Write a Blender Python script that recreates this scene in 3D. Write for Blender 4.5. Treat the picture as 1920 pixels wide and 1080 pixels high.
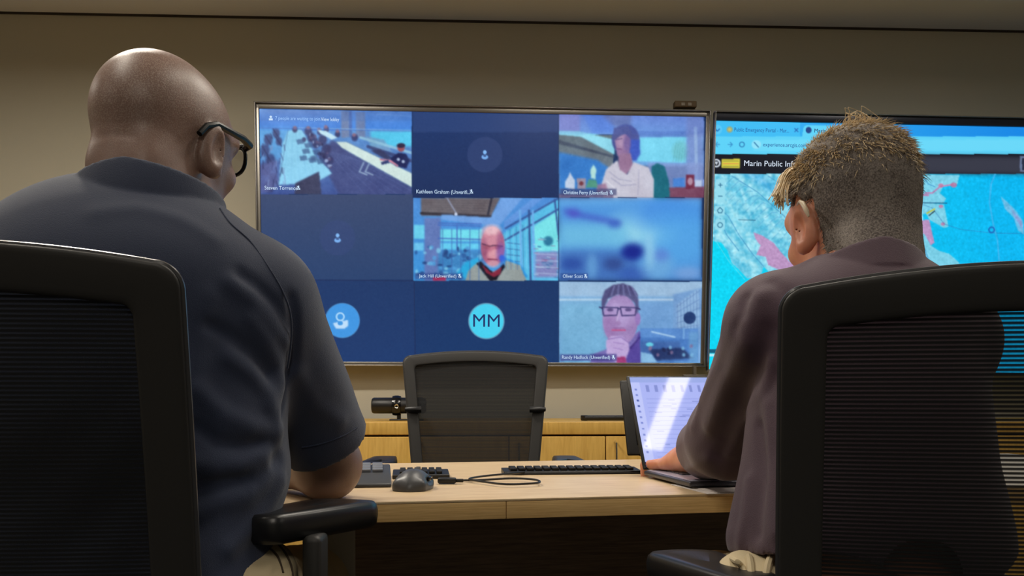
import bpy, bmesh, math, random
import numpy as np
from mathutils import Vector, Matrix
random.seed(7); rng = np.random.default_rng(7)
for o in list(bpy.data.objects): bpy.data.objects.remove(o)
SC = bpy.context.scene; COL = SC.collection
PI = math.pi
# ------------------------------------------------------------------ camera
FPX = 1700.0; HOR = 740.0; CZ = 0.90
cam_d = bpy.data.cameras.new('camera'); cam = bpy.data.objects.new('camera', cam_d); COL.objects.link(cam)
cam.location = (0, 0, CZ); cam.rotation_euler = (PI/2, 0, 0)
cam_d.sensor_width = 36; cam_d.lens = 36*FPX/1920; cam_d.shift_y = (HOR-540)/1920
cam_d.clip_start = 0.02; cam_d.clip_end = 50
SC.camera = cam
def P(px, py, d): return Vector(((px-960)/FPX*d, d, CZ-(py-HOR)/FPX*d))
def Pz(px, py, z):
    d = (CZ-z)*FPX/(py-HOR); return P(px, py, d)
# ------------------------------------------------------------------ world and exposure
SC.view_settings.view_transform = 'Standard'; SC.view_settings.look = 'None'
SC.view_settings.gamma = 1; SC.view_settings.exposure = 0.0; SC.view_settings.use_curve_mapping = False
W = bpy.data.worlds.new('world'); SC.world = W; W.use_nodes = True
W.node_tree.nodes['Background'].inputs[0].default_value = (.5, .5, .55, 1)
W.node_tree.nodes['Background'].inputs[1].default_value = 0.3
# ------------------------------------------------------------------ ceiling lamps, several added as fill (light only; fittings further down)
YAW = 0.045
def room(x, y, z=0): return Vector((x*math.cos(YAW)-y*math.sin(YAW), x*math.sin(YAW)+y*math.cos(YAW), z))
WY = 3.946; CEIL = 2.526
# x, y, watts, length along x, length along y
LAMPS = [(-1.05, 2.40, 25, .5, .12), (-2.7, 2.40, 8, .5, .12), (0.55, 2.40, 10, .5, .12), (1.9, 2.40, 12, .5, .12), (1.235, 1.40, 3.2, .09, 1.4), (0.45, 1.50, 6.5, .09, 1.2), (-1.0, 1.10, 9, .09, 1.4), (0.1, -1.3, 17, .09, 1.4), (2.9, .2, 7, .09, 1.4), (-2.7, -.3, 9, .09, 1.4)]  # far-left washer, extra overheads and rear lamps added as fill light
for x, y, e, lx, ly in LAMPS:
    l = bpy.data.lights.new('lamp_and_fill_light', 'AREA'); l.shape = 'RECTANGLE'; l.size = lx; l.size_y = ly
    l.energy = e; l.spread = math.radians(168); l.color = (1.0, .92, .80)
    o = bpy.data.objects.new('lamp_and_fill_light', l); COL.objects.link(o)
    o.location = room(x, y, CEIL-.035); o.rotation_euler = (0, 0, YAW)
# ------------------------------------------------------------------ helpers
def s2l(c):
    c = np.asarray(c, float)
    return np.where(c <= .04045, c/12.92, ((c+.055)/1.055)**2.4)
def rgb(r, g, b): return tuple(float(v) for v in s2l(np.array([r, g, b])/255.))+(1,)
def nmat(name):
    m = bpy.data.materials.new(name); m.use_nodes = True
    return m, m.node_tree.nodes, m.node_tree.links, m.node_tree.nodes['Principled BSDF']
def mat(name, col, rough=.5, metal=0, spec=.5, noise=0, nscale=20, bump=0, bscale=200, sheen=0, coat=0, stretch=(1,1,1), emis=None, es=0, col2=None):
    m, N, L, b = nmat(name)
    b.inputs['Base Color'].default_value = col; b.inputs['Roughness'].default_value = rough
    b.inputs['Metallic'].default_value = metal; b.inputs['Specular IOR Level'].default_value = spec
    b.inputs['Sheen Weight'].default_value = sheen; b.inputs['Coat Weight'].default_value = coat
    tc = N.new('ShaderNodeTexCoord'); mp = N.new('ShaderNodeMapping'); mp.inputs['Scale'].default_value = stretch
    L.new(tc.outputs['Object'], mp.inputs[0])
    if noise or col2:
        n = N.new('ShaderNodeTexNoise'); n.inputs['Scale'].default_value = nscale; n.inputs['Detail'].default_value = 5
        L.new(mp.outputs[0], n.inputs['Vector'])
        mx = N.new('ShaderNodeMix'); mx.data_type = 'RGBA'
        c2 = col2 if col2 else tuple(min(1, c*(1+noise)) for c in col[:3])+(1,)
        c1 = col if col2 else tuple(c*(1-noise) for c in col[:3])+(1,)
        rp = N.new('ShaderNodeValToRGB'); rp.color_ramp.elements[0].position = .35; rp.color_ramp.elements[1].position = .65
        L.new(n.outputs['Fac'], rp.inputs[0]); L.new(rp.outputs[0], mx.inputs['Factor'])
        mx.inputs[6].default_value = c1; mx.inputs[7].default_value = c2
        L.new(mx.outputs[2], b.inputs['Base Color'])
    if bump:
        n2 = N.new('ShaderNodeTexNoise'); n2.inputs['Scale'].default_value = bscale; n2.inputs['Detail'].default_value = 3
        L.new(mp.outputs[0], n2.inputs['Vector'])
        bp = N.new('ShaderNodeBump'); bp.inputs['Strength'].default_value = bump; bp.inputs['Distance'].default_value = .002
        L.new(n2.outputs['Fac'], bp.inputs['Height']); L.new(bp.outputs[0], b.inputs['Normal'])
    if emis:
        b.inputs['Emission Color'].default_value = emis; b.inputs['Emission Strength'].default_value = es
    return m
def meta(o, label=None, cat=None, group=None, kind=None):
    if label: o['label'] = label
    if cat: o['category'] = cat
    if group: o['group'] = group
    if kind: o['kind'] = kind
    return o
def empty(name, loc, rz=0, **k):
    o = bpy.data.objects.new(name, None); COL.objects.link(o); o.location = loc; o.rotation_euler = (0, 0, rz); o.empty_display_size = .05
    return meta(o, **k)
def link(name, me, m=None, parent=None, loc=None, rot=None, smooth=True, **k):
    o = bpy.data.objects.new(name, me); COL.objects.link(o)
    if m is not None:
        for mm in (m if isinstance(m, (list, tuple)) else [m]): me.materials.append(mm)
    if smooth: me.shade_smooth()
    if parent is not None: o.parent = parent
    if loc is not None: o.location = loc
    if rot is not None: o.rotation_euler = rot
    return meta(o, **k)
class MB:
    def __init__(s): s.v = []; s.f = []; s.mi = []
    def add(s, v, f, mi=0):
        n = len(s.v); s.v += [tuple(p) for p in v]; s.f += [tuple(i+n for i in q) for q in f]; s.mi += [mi]*len(f); return s
    def bm(s, bm, mi=0, M=None):
        if M is not None: bm.transform(M)
        bm.verts.ensure_lookup_table(); bm.verts.index_update()
        s.add([v.co[:] for v in bm.verts], [[v.index for v in f.verts] for f in bm.faces], mi); bm.free(); return s
    def box(s, c, size, r=0, M=None, mi=0, seg=3):
        b = bmesh.new(); bmesh.ops.create_cube(b, size=1)
        for v in b.verts: v.co = Vector((v.co.x*size[0], v.co.y*size[1], v.co.z*size[2]))
        if r > 0: bmesh.ops.bevel(b, geom=b.edges[:]+b.verts[:], offset=min(r, min(size)*.49), segments=seg, profile=.5, affect='EDGES')
        T = Matrix.Translation(c)
        return s.bm(b, mi, (M @ T) if M is not None else T)
    def tube(s, pts, r, n=10, mi=0, closed=False):
        pts = [Vector(p) for p in pts]; K = len(pts); rr = r if isinstance(r, (list, tuple)) else [r]*K
        v = []; up = None
        for i, p in enumerate(pts):
            a = pts[(i-1) % K] if (closed or i > 0) else p; b = pts[(i+1) % K] if (closed or i < K-1) else p
            t = (b-a).normalized()
            if up is None: up = Vector((0, 0, 1)) if abs(t.z) < .9 else Vector((1, 0, 0))
            x = t.cross(up).normalized(); y = x.cross(t).normalized(); up = y
            v += [p + x*math.cos(2*PI*j/n)*rr[i] + y*math.sin(2*PI*j/n)*rr[i] for j in range(n)]
        f = []
        for i in range(K if closed else K-1):
            for j in range(n):
                a = i*n+j; b = i*n+(j+1) % n; c = ((i+1) % K)*n+(j+1) % n; d = ((i+1) % K)*n+j
                f.append((a, b, c, d))
        if not closed: f.append(tuple(range(n))[::-1]); f.append(tuple((K-1)*n+j for j in range(n)))
        return s.add(v, f, mi)
    def lathe(s, prof, n=32, M=None, mi=0):
        v = []; f = []
        for r, z in prof: v += [Vector((r*math.cos(2*PI*j/n), r*math.sin(2*PI*j/n), z)) for j in range(n)]
        for i in range(len(prof)-1):
            for j in range(n): f.append((i*n+j, i*n+(j+1) % n, (i+1)*n+(j+1) % n, (i+1)*n+j))
        f.append(tuple(range(n))[::-1]); f.append(tuple((len(prof)-1)*n+j for j in range(n)))
        if M is not None: v = [M @ p for p in v]
        return s.add(v, f, mi)
    def prism(s, poly, z0, z1, M=None, mi=0):
        n = len(poly); v = [Vector((x, y, z0)) for x, y in poly]+[Vector((x, y, z1)) for x, y in poly]
        if M is not None: v = [M @ p for p in v]
        f = [tuple(range(n))[::-1], tuple(range(n, 2*n))]+[(i, (i+1) % n, n+(i+1) % n, n+i) for i in range(n)]
        return s.add(v, f, mi)
    def mesh(s, name):
        me = bpy.data.meshes.new(name); me.from_pydata(s.v, [], s.f); me.update()
        me.polygons.foreach_set('material_index', s.mi); return me
    def build(s, name, m, parent=None, smooth=True, ang=35, **k):
        me = s.mesh(name)
        b = bmesh.new(); b.from_mesh(me); bmesh.ops.recalc_face_normals(b, faces=b.faces[:]); b.to_mesh(me); b.free()
        o = link(name, me, m, parent, smooth=smooth, **k)
        if smooth: me.set_sharp_from_angle(angle=math.radians(ang))
        return o
def rrect(w, h, r, n=6):
    out = []
    for cx, cy, a in ((w/2-r, h/2-r, 0), (-w/2+r, h/2-r, 90), (-w/2+r, -h/2+r, 180), (w/2-r, -h/2+r, 270)):
        for i in range(n+1):
            t = math.radians(a+90*i/n); out.append((cx+r*math.cos(t), cy+r*math.sin(t)))
    return out
_txt = {}
def text_mesh(body, size, align='LEFT', depth=.0003):
    c = bpy.data.curves.new('t', 'FONT'); c.body = body; c.size = size; c.align_x = align; c.align_y = 'CENTER'; c.extrude = depth; c.resolution_u = 3
    o = bpy.data.objects.new('t', c); COL.objects.link(o)
    dg = bpy.context.evaluated_depsgraph_get(); me = bpy.data.meshes.new_from_object(o.evaluated_get(dg))
    bpy.data.objects.remove(o); return me
# ------------------------------------------------------------------ signed-distance sculpting
def V3(*a): return np.array(a, float)
def smin(a, b, k):
    if k <= 0: return np.minimum(a, b)
    h = np.clip(.5+.5*(b-a)/k, 0, 1); return b*(1-h)+a*h-k*h*(1-h)
def smax(a, b, k): return -smin(-a, -b, k)
def ell(p, c, r, R=None):
    q = p-np.asarray(c, float)
    if R is not None: q = q @ R
    r = np.asarray(r, float); k0 = np.sqrt(((q/r)**2).sum(1)); k1 = np.sqrt(((q/r**2)**2).sum(1))+1e-9
    return k0*(k0-1)/k1
def cap(p, a, b, r1, r2):
    a = np.asarray(a, float); b = np.asarray(b, float); ba = b-a; t = np.clip(((p-a) @ ba)/(ba @ ba), 0, 1)
    return np.sqrt(((p-a-t[:, None]*ba)**2).sum(1))-(r1+(r2-r1)*t)
def sph(p, c, r): return np.sqrt(((p-np.asarray(c, float))**2).sum(1))-r
def bxs(p, c, hs, r, R=None):
    q = p-np.asarray(c, float)
    if R is not None: q = q @ R
    q = np.abs(q)-(np.asarray(hs, float)-r)
    return np.sqrt((np.maximum(q, 0)**2).sum(1))+np.minimum(q.max(1), 0)-r
def rotm(yaw=0, pitch=0, roll=0):
    # columns are the local axes in world; yaw about z, pitch about x, roll about y
    return np.array((Matrix.Rotation(yaw, 3, 'Z') @ Matrix.Rotation(pitch, 3, 'X') @ Matrix.Rotation(roll, 3, 'Y')))
def poly_dist(p, pts):
    d = np.full(len(p), 1e9)
    for a, b in zip(pts[:-1], pts[1:]):
        ba = b-a; t = np.clip(((p-a) @ ba)/(ba @ ba+1e-12), 0, 1)
        d = np.minimum(d, ((p-a-t[:, None]*ba)**2).sum(1))
    return np.sqrt(d)
def ev(f, p, ch=300000):
    return np.concatenate([f(p[i:i+ch]) for i in range(0, len(p), ch)]) if len(p) else np.zeros(0)
def axis(*segs):
    out = []
    for a, b, h in segs: out.append(np.arange(a, b-1e-9, h))
    out.append([segs[-1][1]]); return np.concatenate(out)
def sdf_mesh(name, f, xs, ys, zs, fac=1.5):
    B = 6
    def pad(a):
        n = (-(len(a)-1)) % B; h = a[-1]-a[-2]; return np.concatenate([a, a[-1]+h*np.arange(1, n+1)])
    xs, ys, zs = pad(xs), pad(ys), pad(zs); n = [len(xs), len(ys), len(zs)]
    def cent(a): c0 = a[0:-1:B]; c1 = a[B::B]; return (c0+c1)/2, (c1-c0)/2
    (cx, hx), (cy, hy), (cz, hz) = cent(xs), cent(ys), cent(zs)
    G = np.stack(np.meshgrid(cx, cy, cz, indexing='ij'), -1).reshape(-1, 3)
    H = np.sqrt((np.stack(np.meshgrid(hx, hy, hz, indexing='ij'), -1).reshape(-1, 3)**2).sum(1))
    D = ev(f, G); act = np.abs(D) < H*fac+.004
    S = np.repeat(np.repeat(np.repeat(D.reshape(len(cx), len(cy), len(cz)), B, 0), B, 1), B, 2)
    F = np.ones(n, np.float32); F[:-1, :-1, :-1] = S
    bi = np.stack(np.unravel_index(np.nonzero(act)[0], (len(cx), len(cy), len(cz))), 1)*B
    o = np.stack(np.meshgrid(*[np.arange(B+1)]*3, indexing='ij'), -1).reshape(-1, 3)
    for i in range(0, len(bi), 700):
        q = (bi[i:i+700, None, :]+o[None]).reshape(-1, 3)
        F[q[:, 0], q[:, 1], q[:, 2]] = f(np.stack([xs[q[:, 0]], ys[q[:, 1]], zs[q[:, 2]]], 1))
    I = F < 0
    c = np.zeros([m-1 for m in n], np.uint8)
    for a in (0, 1):
        for b in (0, 1):
            for d in (0, 1): c += I[a:n[0]-1+a, b:n[1]-1+b, d:n[2]-1+d]
    ci = np.nonzero((c > 0) & (c < 8)); K = len(ci[0]); ids = np.full(c.shape, -1, np.int32); ids[ci] = np.arange(K)
    acc = np.zeros((K, 3)); cnt = np.zeros(K); ax = (xs, ys, zs)
    for d in range(3):
        e1, e2 = [k for k in range(3) if k != d]
        for a in (0, 1):
            for b in (0, 1):
                p0 = [ci[0].copy(), ci[1].copy(), ci[2].copy()]; p0[e1] = p0[e1]+a; p0[e2] = p0[e2]+b
                p1 = [x.copy() for x in p0]; p1[d] = p1[d]+1
                f0 = F[tuple(p0)]; f1 = F[tuple(p1)]; m = (f0 < 0) != (f1 < 0)
                t = np.where(m, f0/(f0-f1+1e-20), 0)
                for k in range(3):
                    v = ax[k][p0[k]]+(t*(ax[k][p1[k]]-ax[k][p0[k]]) if k == d else 0)
                    acc[:, k] += np.where(m, v, 0)
                cnt += m
    verts = acc/cnt[:, None]
    faces = []
    for d in range(3):
        e1, e2 = [(1, 2), (2, 0), (0, 1)][d]
        s0 = [slice(None)]*3; s1 = [slice(None)]*3; s0[d] = slice(0, -1); s1[d] = slice(1, None)
        dif = I[tuple(s0)] != I[tuple(s1)]; q = list(np.nonzero(dif))
        ok = (q[e1] > 0) & (q[e2] > 0) & (q[e1] < n[e1]-1) & (q[e2] < n[e2]-1); q = [x[ok] for x in q]
        def cell(a, b):
            r = [x.copy() for x in q]; r[e1] = r[e1]-a; r[e2] = r[e2]-b; return ids[tuple(r)]
        F4 = np.stack([cell(1, 1), cell(0, 1), cell(0, 0), cell(1, 0)], 1)
        ins = I[tuple(q)]; F4[~ins] = F4[~ins][:, ::-1]; faces.append(F4)
    faces = np.concatenate(faces); faces = faces[(faces >= 0).all(1)]
    me = bpy.data.meshes.new(name); me.vertices.add(K); me.vertices.foreach_set('co', verts.astype(np.float32).ravel())
    me.loops.add(faces.size); me.loops.foreach_set('vertex_index', faces.astype(np.int32).ravel())
    me.polygons.add(len(faces)); me.polygons.foreach_set('loop_start', np.arange(0, faces.size, 4, dtype=np.int32))
    me.update(calc_edges=True); me.validate()
    return me
def grad(f, p, e=.0015):
    g = np.stack([f(p+V3(e, 0, 0))-f(p-V3(e, 0, 0)), f(p+V3(0, e, 0))-f(p-V3(0, e, 0)), f(p+V3(0, 0, e))-f(p-V3(0, 0, e))], 1)
    return g/(np.linalg.norm(g, axis=1, keepdims=True)+1e-12)
def hit(f, px, py, d0=.7, d1=2.2):
    # where the line of sight through a photo point first meets the surface f
    r = np.array(P(px, py, 1.0))-V3(0, 0, CZ); ts = np.linspace(d0, d1, 600)
    q = V3(0, 0, CZ)+ts[:, None]*r; v = f(q); k = np.nonzero(v < 0)[0]
    return q[k[0]] if len(k) else q[int(np.argmin(v))]
# ================================================================== materials
M_wall = mat('wall_paint', rgb(192, 186, 168), .9, bump=.15, bscale=300)
M_ceil = mat('ceiling_paint', rgb(226, 230, 240), .95, bump=.1, bscale=200)
M_floor = mat('carpet', rgb(58, 56, 56), .95, noise=.3, nscale=150, bump=.6, bscale=400)
M_base = mat('baseboard_paint', rgb(60, 56, 52), .7)
M_joint_shadow = mat('joint_shadow_paint', rgb(58, 50, 44), .9)
M_black = mat('black_plastic', rgb(15, 15, 17), .42, bump=.08, bscale=500)
M_black2 = mat('black_frame_plastic', rgb(44, 43, 42), .5, bump=.05, bscale=900)
M_gloss = mat('glossy_black', rgb(12, 12, 14), .18)
M_silver = mat('silver_bezel', rgb(150, 145, 138), .32, metal=.85)
M_chrome = mat('chrome', rgb(220, 215, 205), .15, metal=1)
M_seat = mat('seat_fabric', rgb(24, 24, 27), .9, bump=.4, bscale=700)
M_dgrey = mat('dark_grey_plastic', rgb(62, 64, 68), .38)
M_key = mat('key_plastic', rgb(48, 50, 54), .35)
M_legend = mat('key_legend', rgb(190, 195, 205), .5)
M_greyleg = mat('light_grey_metal', rgb(176, 172, 160), .55)
M_lit = mat('lamp_diffuser', (1, 1, 1, 1), .5, emis=(1, .86, .66, 1), es=3)
def wood(name, c1, c2, sx, rough=.4, scale=18, coat=.0):
    m, N, L, b = nmat(name); tc = N.new('ShaderNodeTexCoord'); mp = N.new('ShaderNodeMapping'); mp.inputs['Scale'].default_value = sx
    n = N.new('ShaderNodeTexNoise'); n.inputs['Scale'].default_value = scale; n.inputs['Detail'].default_value = 6; n.inputs['Distortion'].default_value = .6
    n2 = N.new('ShaderNodeTexNoise'); n2.inputs['Scale'].default_value = scale*5; n2.inputs['Detail'].default_value = 3
    L.new(tc.outputs['Object'], mp.inputs[0]); L.new(mp.outputs[0], n.inputs['Vector']); L.new(mp.outputs[0], n2.inputs['Vector'])
    ad = N.new('ShaderNodeMath'); ad.operation = 'MULTIPLY_ADD'; ad.inputs[1].default_value = .3; L.new(n2.outputs['Fac'], ad.inputs[0]); L.new(n.outputs['Fac'], ad.inputs[2])
    r = N.new('ShaderNodeValToRGB'); r.color_ramp.elements[0].position = .45; r.color_ramp.elements[1].position = .85
    r.color_ramp.elements[0].color = c1; r.color_ramp.elements[1].color = c2
    L.new(ad.outputs[0], r.inputs[0]); L.new(r.outputs[0], b.inputs['Base Color']); b.inputs['Roughness'].default_value = rough; b.inputs['Coat Weight'].default_value = coat
    return m
M_desk = wood('desk_oak_laminate', rgb(202, 172, 132), rgb(228, 204, 166), (.7, 9, 9), .34)
M_edge = wood('desk_edge_laminate', rgb(212, 170, 106), rgb(240, 204, 142), (.7, 9, 30), .5)
M_panel = wood('dark_walnut_panel', rgb(104, 88, 76), rgb(140, 120, 104), (.6, 8, 12), .6)
M_cred = wood('maple_veneer', rgb(204, 158, 74), rgb(224, 180, 92), (9, 9, .9), .45, 8)
# ================================================================== room
def slab(name, x0, x1, y0, y1, z0, z1, m, kind='structure', **k):
    b = MB(); c = room((x0+x1)/2, (y0+y1)/2, (z0+z1)/2)
    b.box((0, 0, 0), (x1-x0, y1-y0, z1-z0)); o = b.build(name, m, smooth=False, kind=kind, **k)
    o.location = c; o.rotation_euler = (0, 0, YAW); return o
RX0, RX1, RY0 = -3.7, 4.1, -3.2
slab('floor', RX0, RX1, RY0, WY, -.1, 0, M_floor)
slab('ceiling', RX0, RX1, RY0, WY, CEIL, CEIL+.1, M_ceil)
slab('wall_far', RX0-.1, RX1+.1, WY, WY+.1, -.1, CEIL+.1, M_wall)
slab('wall_near', RX0-.1, RX1+.1, RY0-.1, RY0, -.1, CEIL+.1, M_wall)
slab('wall_left', RX0-.1, RX0, RY0, WY, -.1, CEIL+.1, M_wall)
slab('wall_right', RX1, RX1+.1, RY0, WY, -.1, CEIL+.1, M_wall)
slab('baseboard_far', RX0, RX1, WY-.012, WY, 0, .1, M_base)
slab('joint_shadow_strip_1', RX0, RX1, WY-.006, WY, CEIL-.009, CEIL, M_joint_shadow)  # dark strip stands in for the shadow line under the ceiling
for i, (x, y, e, s, w_) in enumerate(LAMPS):
    t = empty('ceiling_and_fill_light', room(x, y, CEIL), YAW, label='slim rectangular ceiling light out of view, in a set with added fill lamps', cat='ceiling light', group='ceiling lights above the room')
    b = MB()
    for dx, dy, a, c in ((0, w_/2+.015, s+.05, .02), (0, -w_/2-.015, s+.05, .02), (s/2+.015, 0, .02, w_+.05), (-s/2-.015, 0, .02, w_+.05)): b.box((dx, dy, -.014), (a, c, .028))
    b.build('light_frame', M_greyleg, t, smooth=False)
    MB().box((0, 0, -.012), (s+.01, w_+.01, .012)).build('diffuser', M_lit, t, smooth=False)
# ================================================================== credenza
CRF = 3.30  # front distance in room frame
def cred():
    t = empty('credenza', room(0, CRF, 0), YAW, label='long light maple credenza under the wall screens', cat='cabinet')
    x0, x1, dp, zt = -2.6, 3.0, .52, .80
    MB().box(((x0+x1)/2, dp/2, zt-.0225), (x1-x0, dp+.02, .045), .002).build('countertop', M_cred, t)
    MB().box(((x0+x1)/2, dp/2+.012, .42), (x1-x0-.02, dp-.024, .67)).build('carcass', M_panel, t, smooth=False)
    MB().box(((x0+x1)/2, dp/2+.03, .043), (x1-x0-.06, dp-.08, .086)).build('plinth', M_base, t, smooth=False)
    seams = [.137+.352*k for k in range(-8, 9)]
    seams = [s for s in seams if x0+.1 < s < x1-.1]
    edges = [x0+.005]+seams+[x1-.005]
    for i, (a, c) in enumerate(zip(edges[:-1], edges[1:])):
        stile = i < len(edges)-1 and abs(a-.137) < .01
        d = MB().box(((a+c)/2, -.008, .42), (c-a-.004, .018, .655), .0015).build('door', M_cred, t)
        sx = a+.035 if (i % 2 == (edges.index(.137) % 2 if .137 in edges else 0)) else a+.035
        h = MB(); pts = [(sx, -.017, .73), (sx, -.045, .725), (sx, -.05, .69), (sx, -.05, .65), (sx, -.045, .615), (sx, -.017, .61)]
        h.tube(pts, .004, 8); h.build('handle', M_chrome, d, label='chrome bow handle')
cred()
# ================================================================== screens
def Rm(yaw, tilt, roll): return Matrix.Rotation(yaw, 4, 'Z') @ Matrix.Rotation(tilt, 4, 'X') @ Matrix.Rotation(roll, 4, 'Y')
TVW, TVH = 1.90, 1.085
TV1 = Matrix.Translation((-.1141, 3.832, 1.5623)) @ Rm(.0541, .0762, .0019)
TV2 = Matrix.Translation((1.787, 3.862, 1.531)) @ Rm(.035, .0762, .0100)
def gauss(a, s):
    r = int(3*s)+1; k = np.exp(-.5*(np.arange(-r, r+1)/s)**2); k /= k.sum()
    for ax in (0, 1):
        p = [(0, 0)]*a.ndim; p[ax] = (r, r); b = np.pad(a, p, mode='edge'); out = 0
        for i, w in enumerate(k):
            sl = [slice(None)]*a.ndim; sl[ax] = slice(i, i+a.shape[ax]); out = out+w*b[tuple(sl)]
        a = out
    return a
class Canvas:
    def __init__(s, M, w, h, nu, nv):
        u = np.linspace(-w/2, w/2, nu); v = np.linspace(h/2, -h/2, nv); U, Vv = np.meshgrid(u, v)
        s.M = M; s.U, s.V = U, Vv; A = np.array(M)
        wp = [A[i, 0]*U+A[i, 2]*Vv+A[i, 3] for i in range(3)]
        s.X = 960+FPX*wp[0]/wp[1]; s.Y = HOR-FPX*(wp[2]-CZ)/wp[1]; s.I = np.zeros(U.shape+(3,)); s.clip = np.ones(U.shape)
        s.sc = 1.0*nu/ (s.X.max()-s.X.min())
    def put(s, m, c, a=1.0):
        c = np.array(c, float)/255.; m = (m*a*s.clip)[..., None]; s.I = s.I*(1-m)+c*m
    def poly(s, pts, c, a=1.0, blur=0):
        X, Y = s.X, s.Y; ins = np.zeros(X.shape, bool); n = len(pts)
        for i in range(n):
            (x1, y1), (x2, y2) = pts[i], pts[(i+1) % n]
            if y1 == y2: continue
            t = ((y1 > Y) != (y2 > Y)) & (X < (x2-x1)*(Y-y1)/(y2-y1)+x1); ins ^= t
        m = ins.astype(float)
        if blur: m = gauss(m, blur*s.sc)
        s.put(m, c, a)
    def rect(s, x0, y0, x1, y1, c, a=1.0, blur=0): s.poly([(x0, y0), (x1, y0), (x1, y1), (x0, y1)], c, a, blur)
    def el(s, x, y, rx, ry, c, a=1.0, soft=.12):
        d = np.sqrt(((s.X-x)/rx)**2+((s.Y-y)/ry)**2); s.put(np.clip((1-d)/soft+.5, 0, 1), c, a)
    def ring(s, x, y, r, w, c, a=1.0):
        d = np.abs(np.hypot(s.X-x, s.Y-y)-r); s.put(np.clip((w/2-d)+.5, 0, 1), c, a)
    def line(s, pts, w, c, a=1.0):
        m = np.zeros(s.X.shape)
        for (x1, y1), (x2, y2) in zip(pts[:-1], pts[1:]):
            L = (x2-x1)**2+(y2-y1)**2+1e-9; t = np.clip(((s.X-x1)*(x2-x1)+(s.Y-y1)*(y2-y1))/L, 0, 1)
            d = np.hypot(s.X-x1-t*(x2-x1), s.Y-y1-t*(y2-y1)); m = np.maximum(m, np.clip(w/2-d+.5, 0, 1))
        s.put(m, c, a)
    def grad(s, x0, y0, x1, y1, c0, c1, vert=True):
        t = np.clip(((s.Y-y0)/(y1-y0)) if vert else ((s.X-x0)/(x1-x0)), 0, 1)[..., None]
        col = (np.array(c0)*(1-t)+np.array(c1)*t)/255.; m = ((s.X >= x0) & (s.X < x1) & (s.Y >= y0) & (s.Y < y1)).astype(float)[..., None]*s.clip[..., None]
        s.I = s.I*(1-m)+col*m
    def setclip(s, *r):
        s.clip = np.ones(s.X.shape) if not r else ((s.X >= r[0]) & (s.X < r[2]) & (s.Y >= r[1]) & (s.Y < r[3])).astype(float)
    def noise(s, amp, sg, c=None):
        n = gauss(rng.standard_normal(s.X.shape), sg*s.sc); n = n/n.std(); s.I = np.clip(s.I+(amp/255*n*s.clip)[..., None]*(np.array(c or (1, 1, 1))), 0, 1)
    def toplane(s, px, py):
        A = np.array(s.M); o = V3(0, 0, CZ); r = np.array(P(px, py, 1.))-o; nrm = A[:3, 1]; t = ((A[:3, 3]-o) @ nrm)/(r @ nrm); q = o+t*r-A[:3, 3]
        return float(q @ A[:3, 0]), float(q @ A[:3, 2])
    def build(s, name, parent, y=-.001, strength=1.0, gloss=.3, dz=0):
        nv, nu = s.X.shape; me = bpy.data.meshes.new(name)
        co = np.stack([s.U, np.full_like(s.U, y), s.V+dz], -1).reshape(-1, 3)
        i = (np.arange(nv-1)[:, None]*nu+np.arange(nu-1)).ravel(); F = np.stack([i, i+nu, i+nu+1, i+1], 1).astype(np.int32)
        me.vertices.add(len(co)); me.vertices.foreach_set('co', co.astype(np.float32).ravel())
        me.loops.add(F.size); me.loops.foreach_set('vertex_index', F.ravel()); me.polygons.add(len(F)); me.polygons.foreach_set('loop_start', np.arange(0, F.size, 4, dtype=np.int32))
        me.update(calc_edges=True)
        ca = me.color_attributes.new('Col', 'FLOAT_COLOR', 'POINT'); lin = s2l(np.clip(s.I, 0, 1)).reshape(-1, 3)
        ca.data.foreach_set('color', np.concatenate([lin, np.ones((len(lin), 1))], 1).astype(np.float32).ravel())
        m, N, L, b = nmat(name+'_picture'); b.inputs['Base Color'].default_value = (.006, .006, .007, 1); b.inputs['Roughness'].default_value = gloss; b.inputs['Specular IOR Level'].default_value = .5 if gloss < .1 else .25
        at = N.new('ShaderNodeVertexColor'); at.layer_name = 'Col'; L.new(at.outputs[0], b.inputs['Emission Color']); b.inputs['Emission Strength'].default_value = strength
        return link(name, me, m, parent)
def em(name, c, s=1.0): return mat(name, (0, 0, 0, 1), .5, emis=rgb(*c), es=s)
E_white = em('screen_text_white', (215, 228, 245)); E_pale = em('screen_text_pale', (150, 195, 250)); E_navy = em('screen_text_navy', (18, 40, 100)); E_blue = em('screen_text_blue', (30, 90, 160)); E_lab = em('screen_text_lightblue', (200, 225, 250))
def stext(cv, parent, body, px, py, hpx, m, align='LEFT', width=None, name='caption_text', depth=3.83, y=-.0025):
    sz = hpx*depth/FPX/.70; me = text_mesh(body, sz, align); u, v = cv.toplane(px, py)
    o = link(name, me, m, parent, smooth=False); o.location = (u, y, v+DZ1); o.rotation_euler = (PI/2, 0, 0)
    if width:
        xs = [w.co.x for w in me.vertices]; k = width*depth/FPX/(max(xs)-min(xs)); o.scale = (k, 1, 1)
    return o
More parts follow.
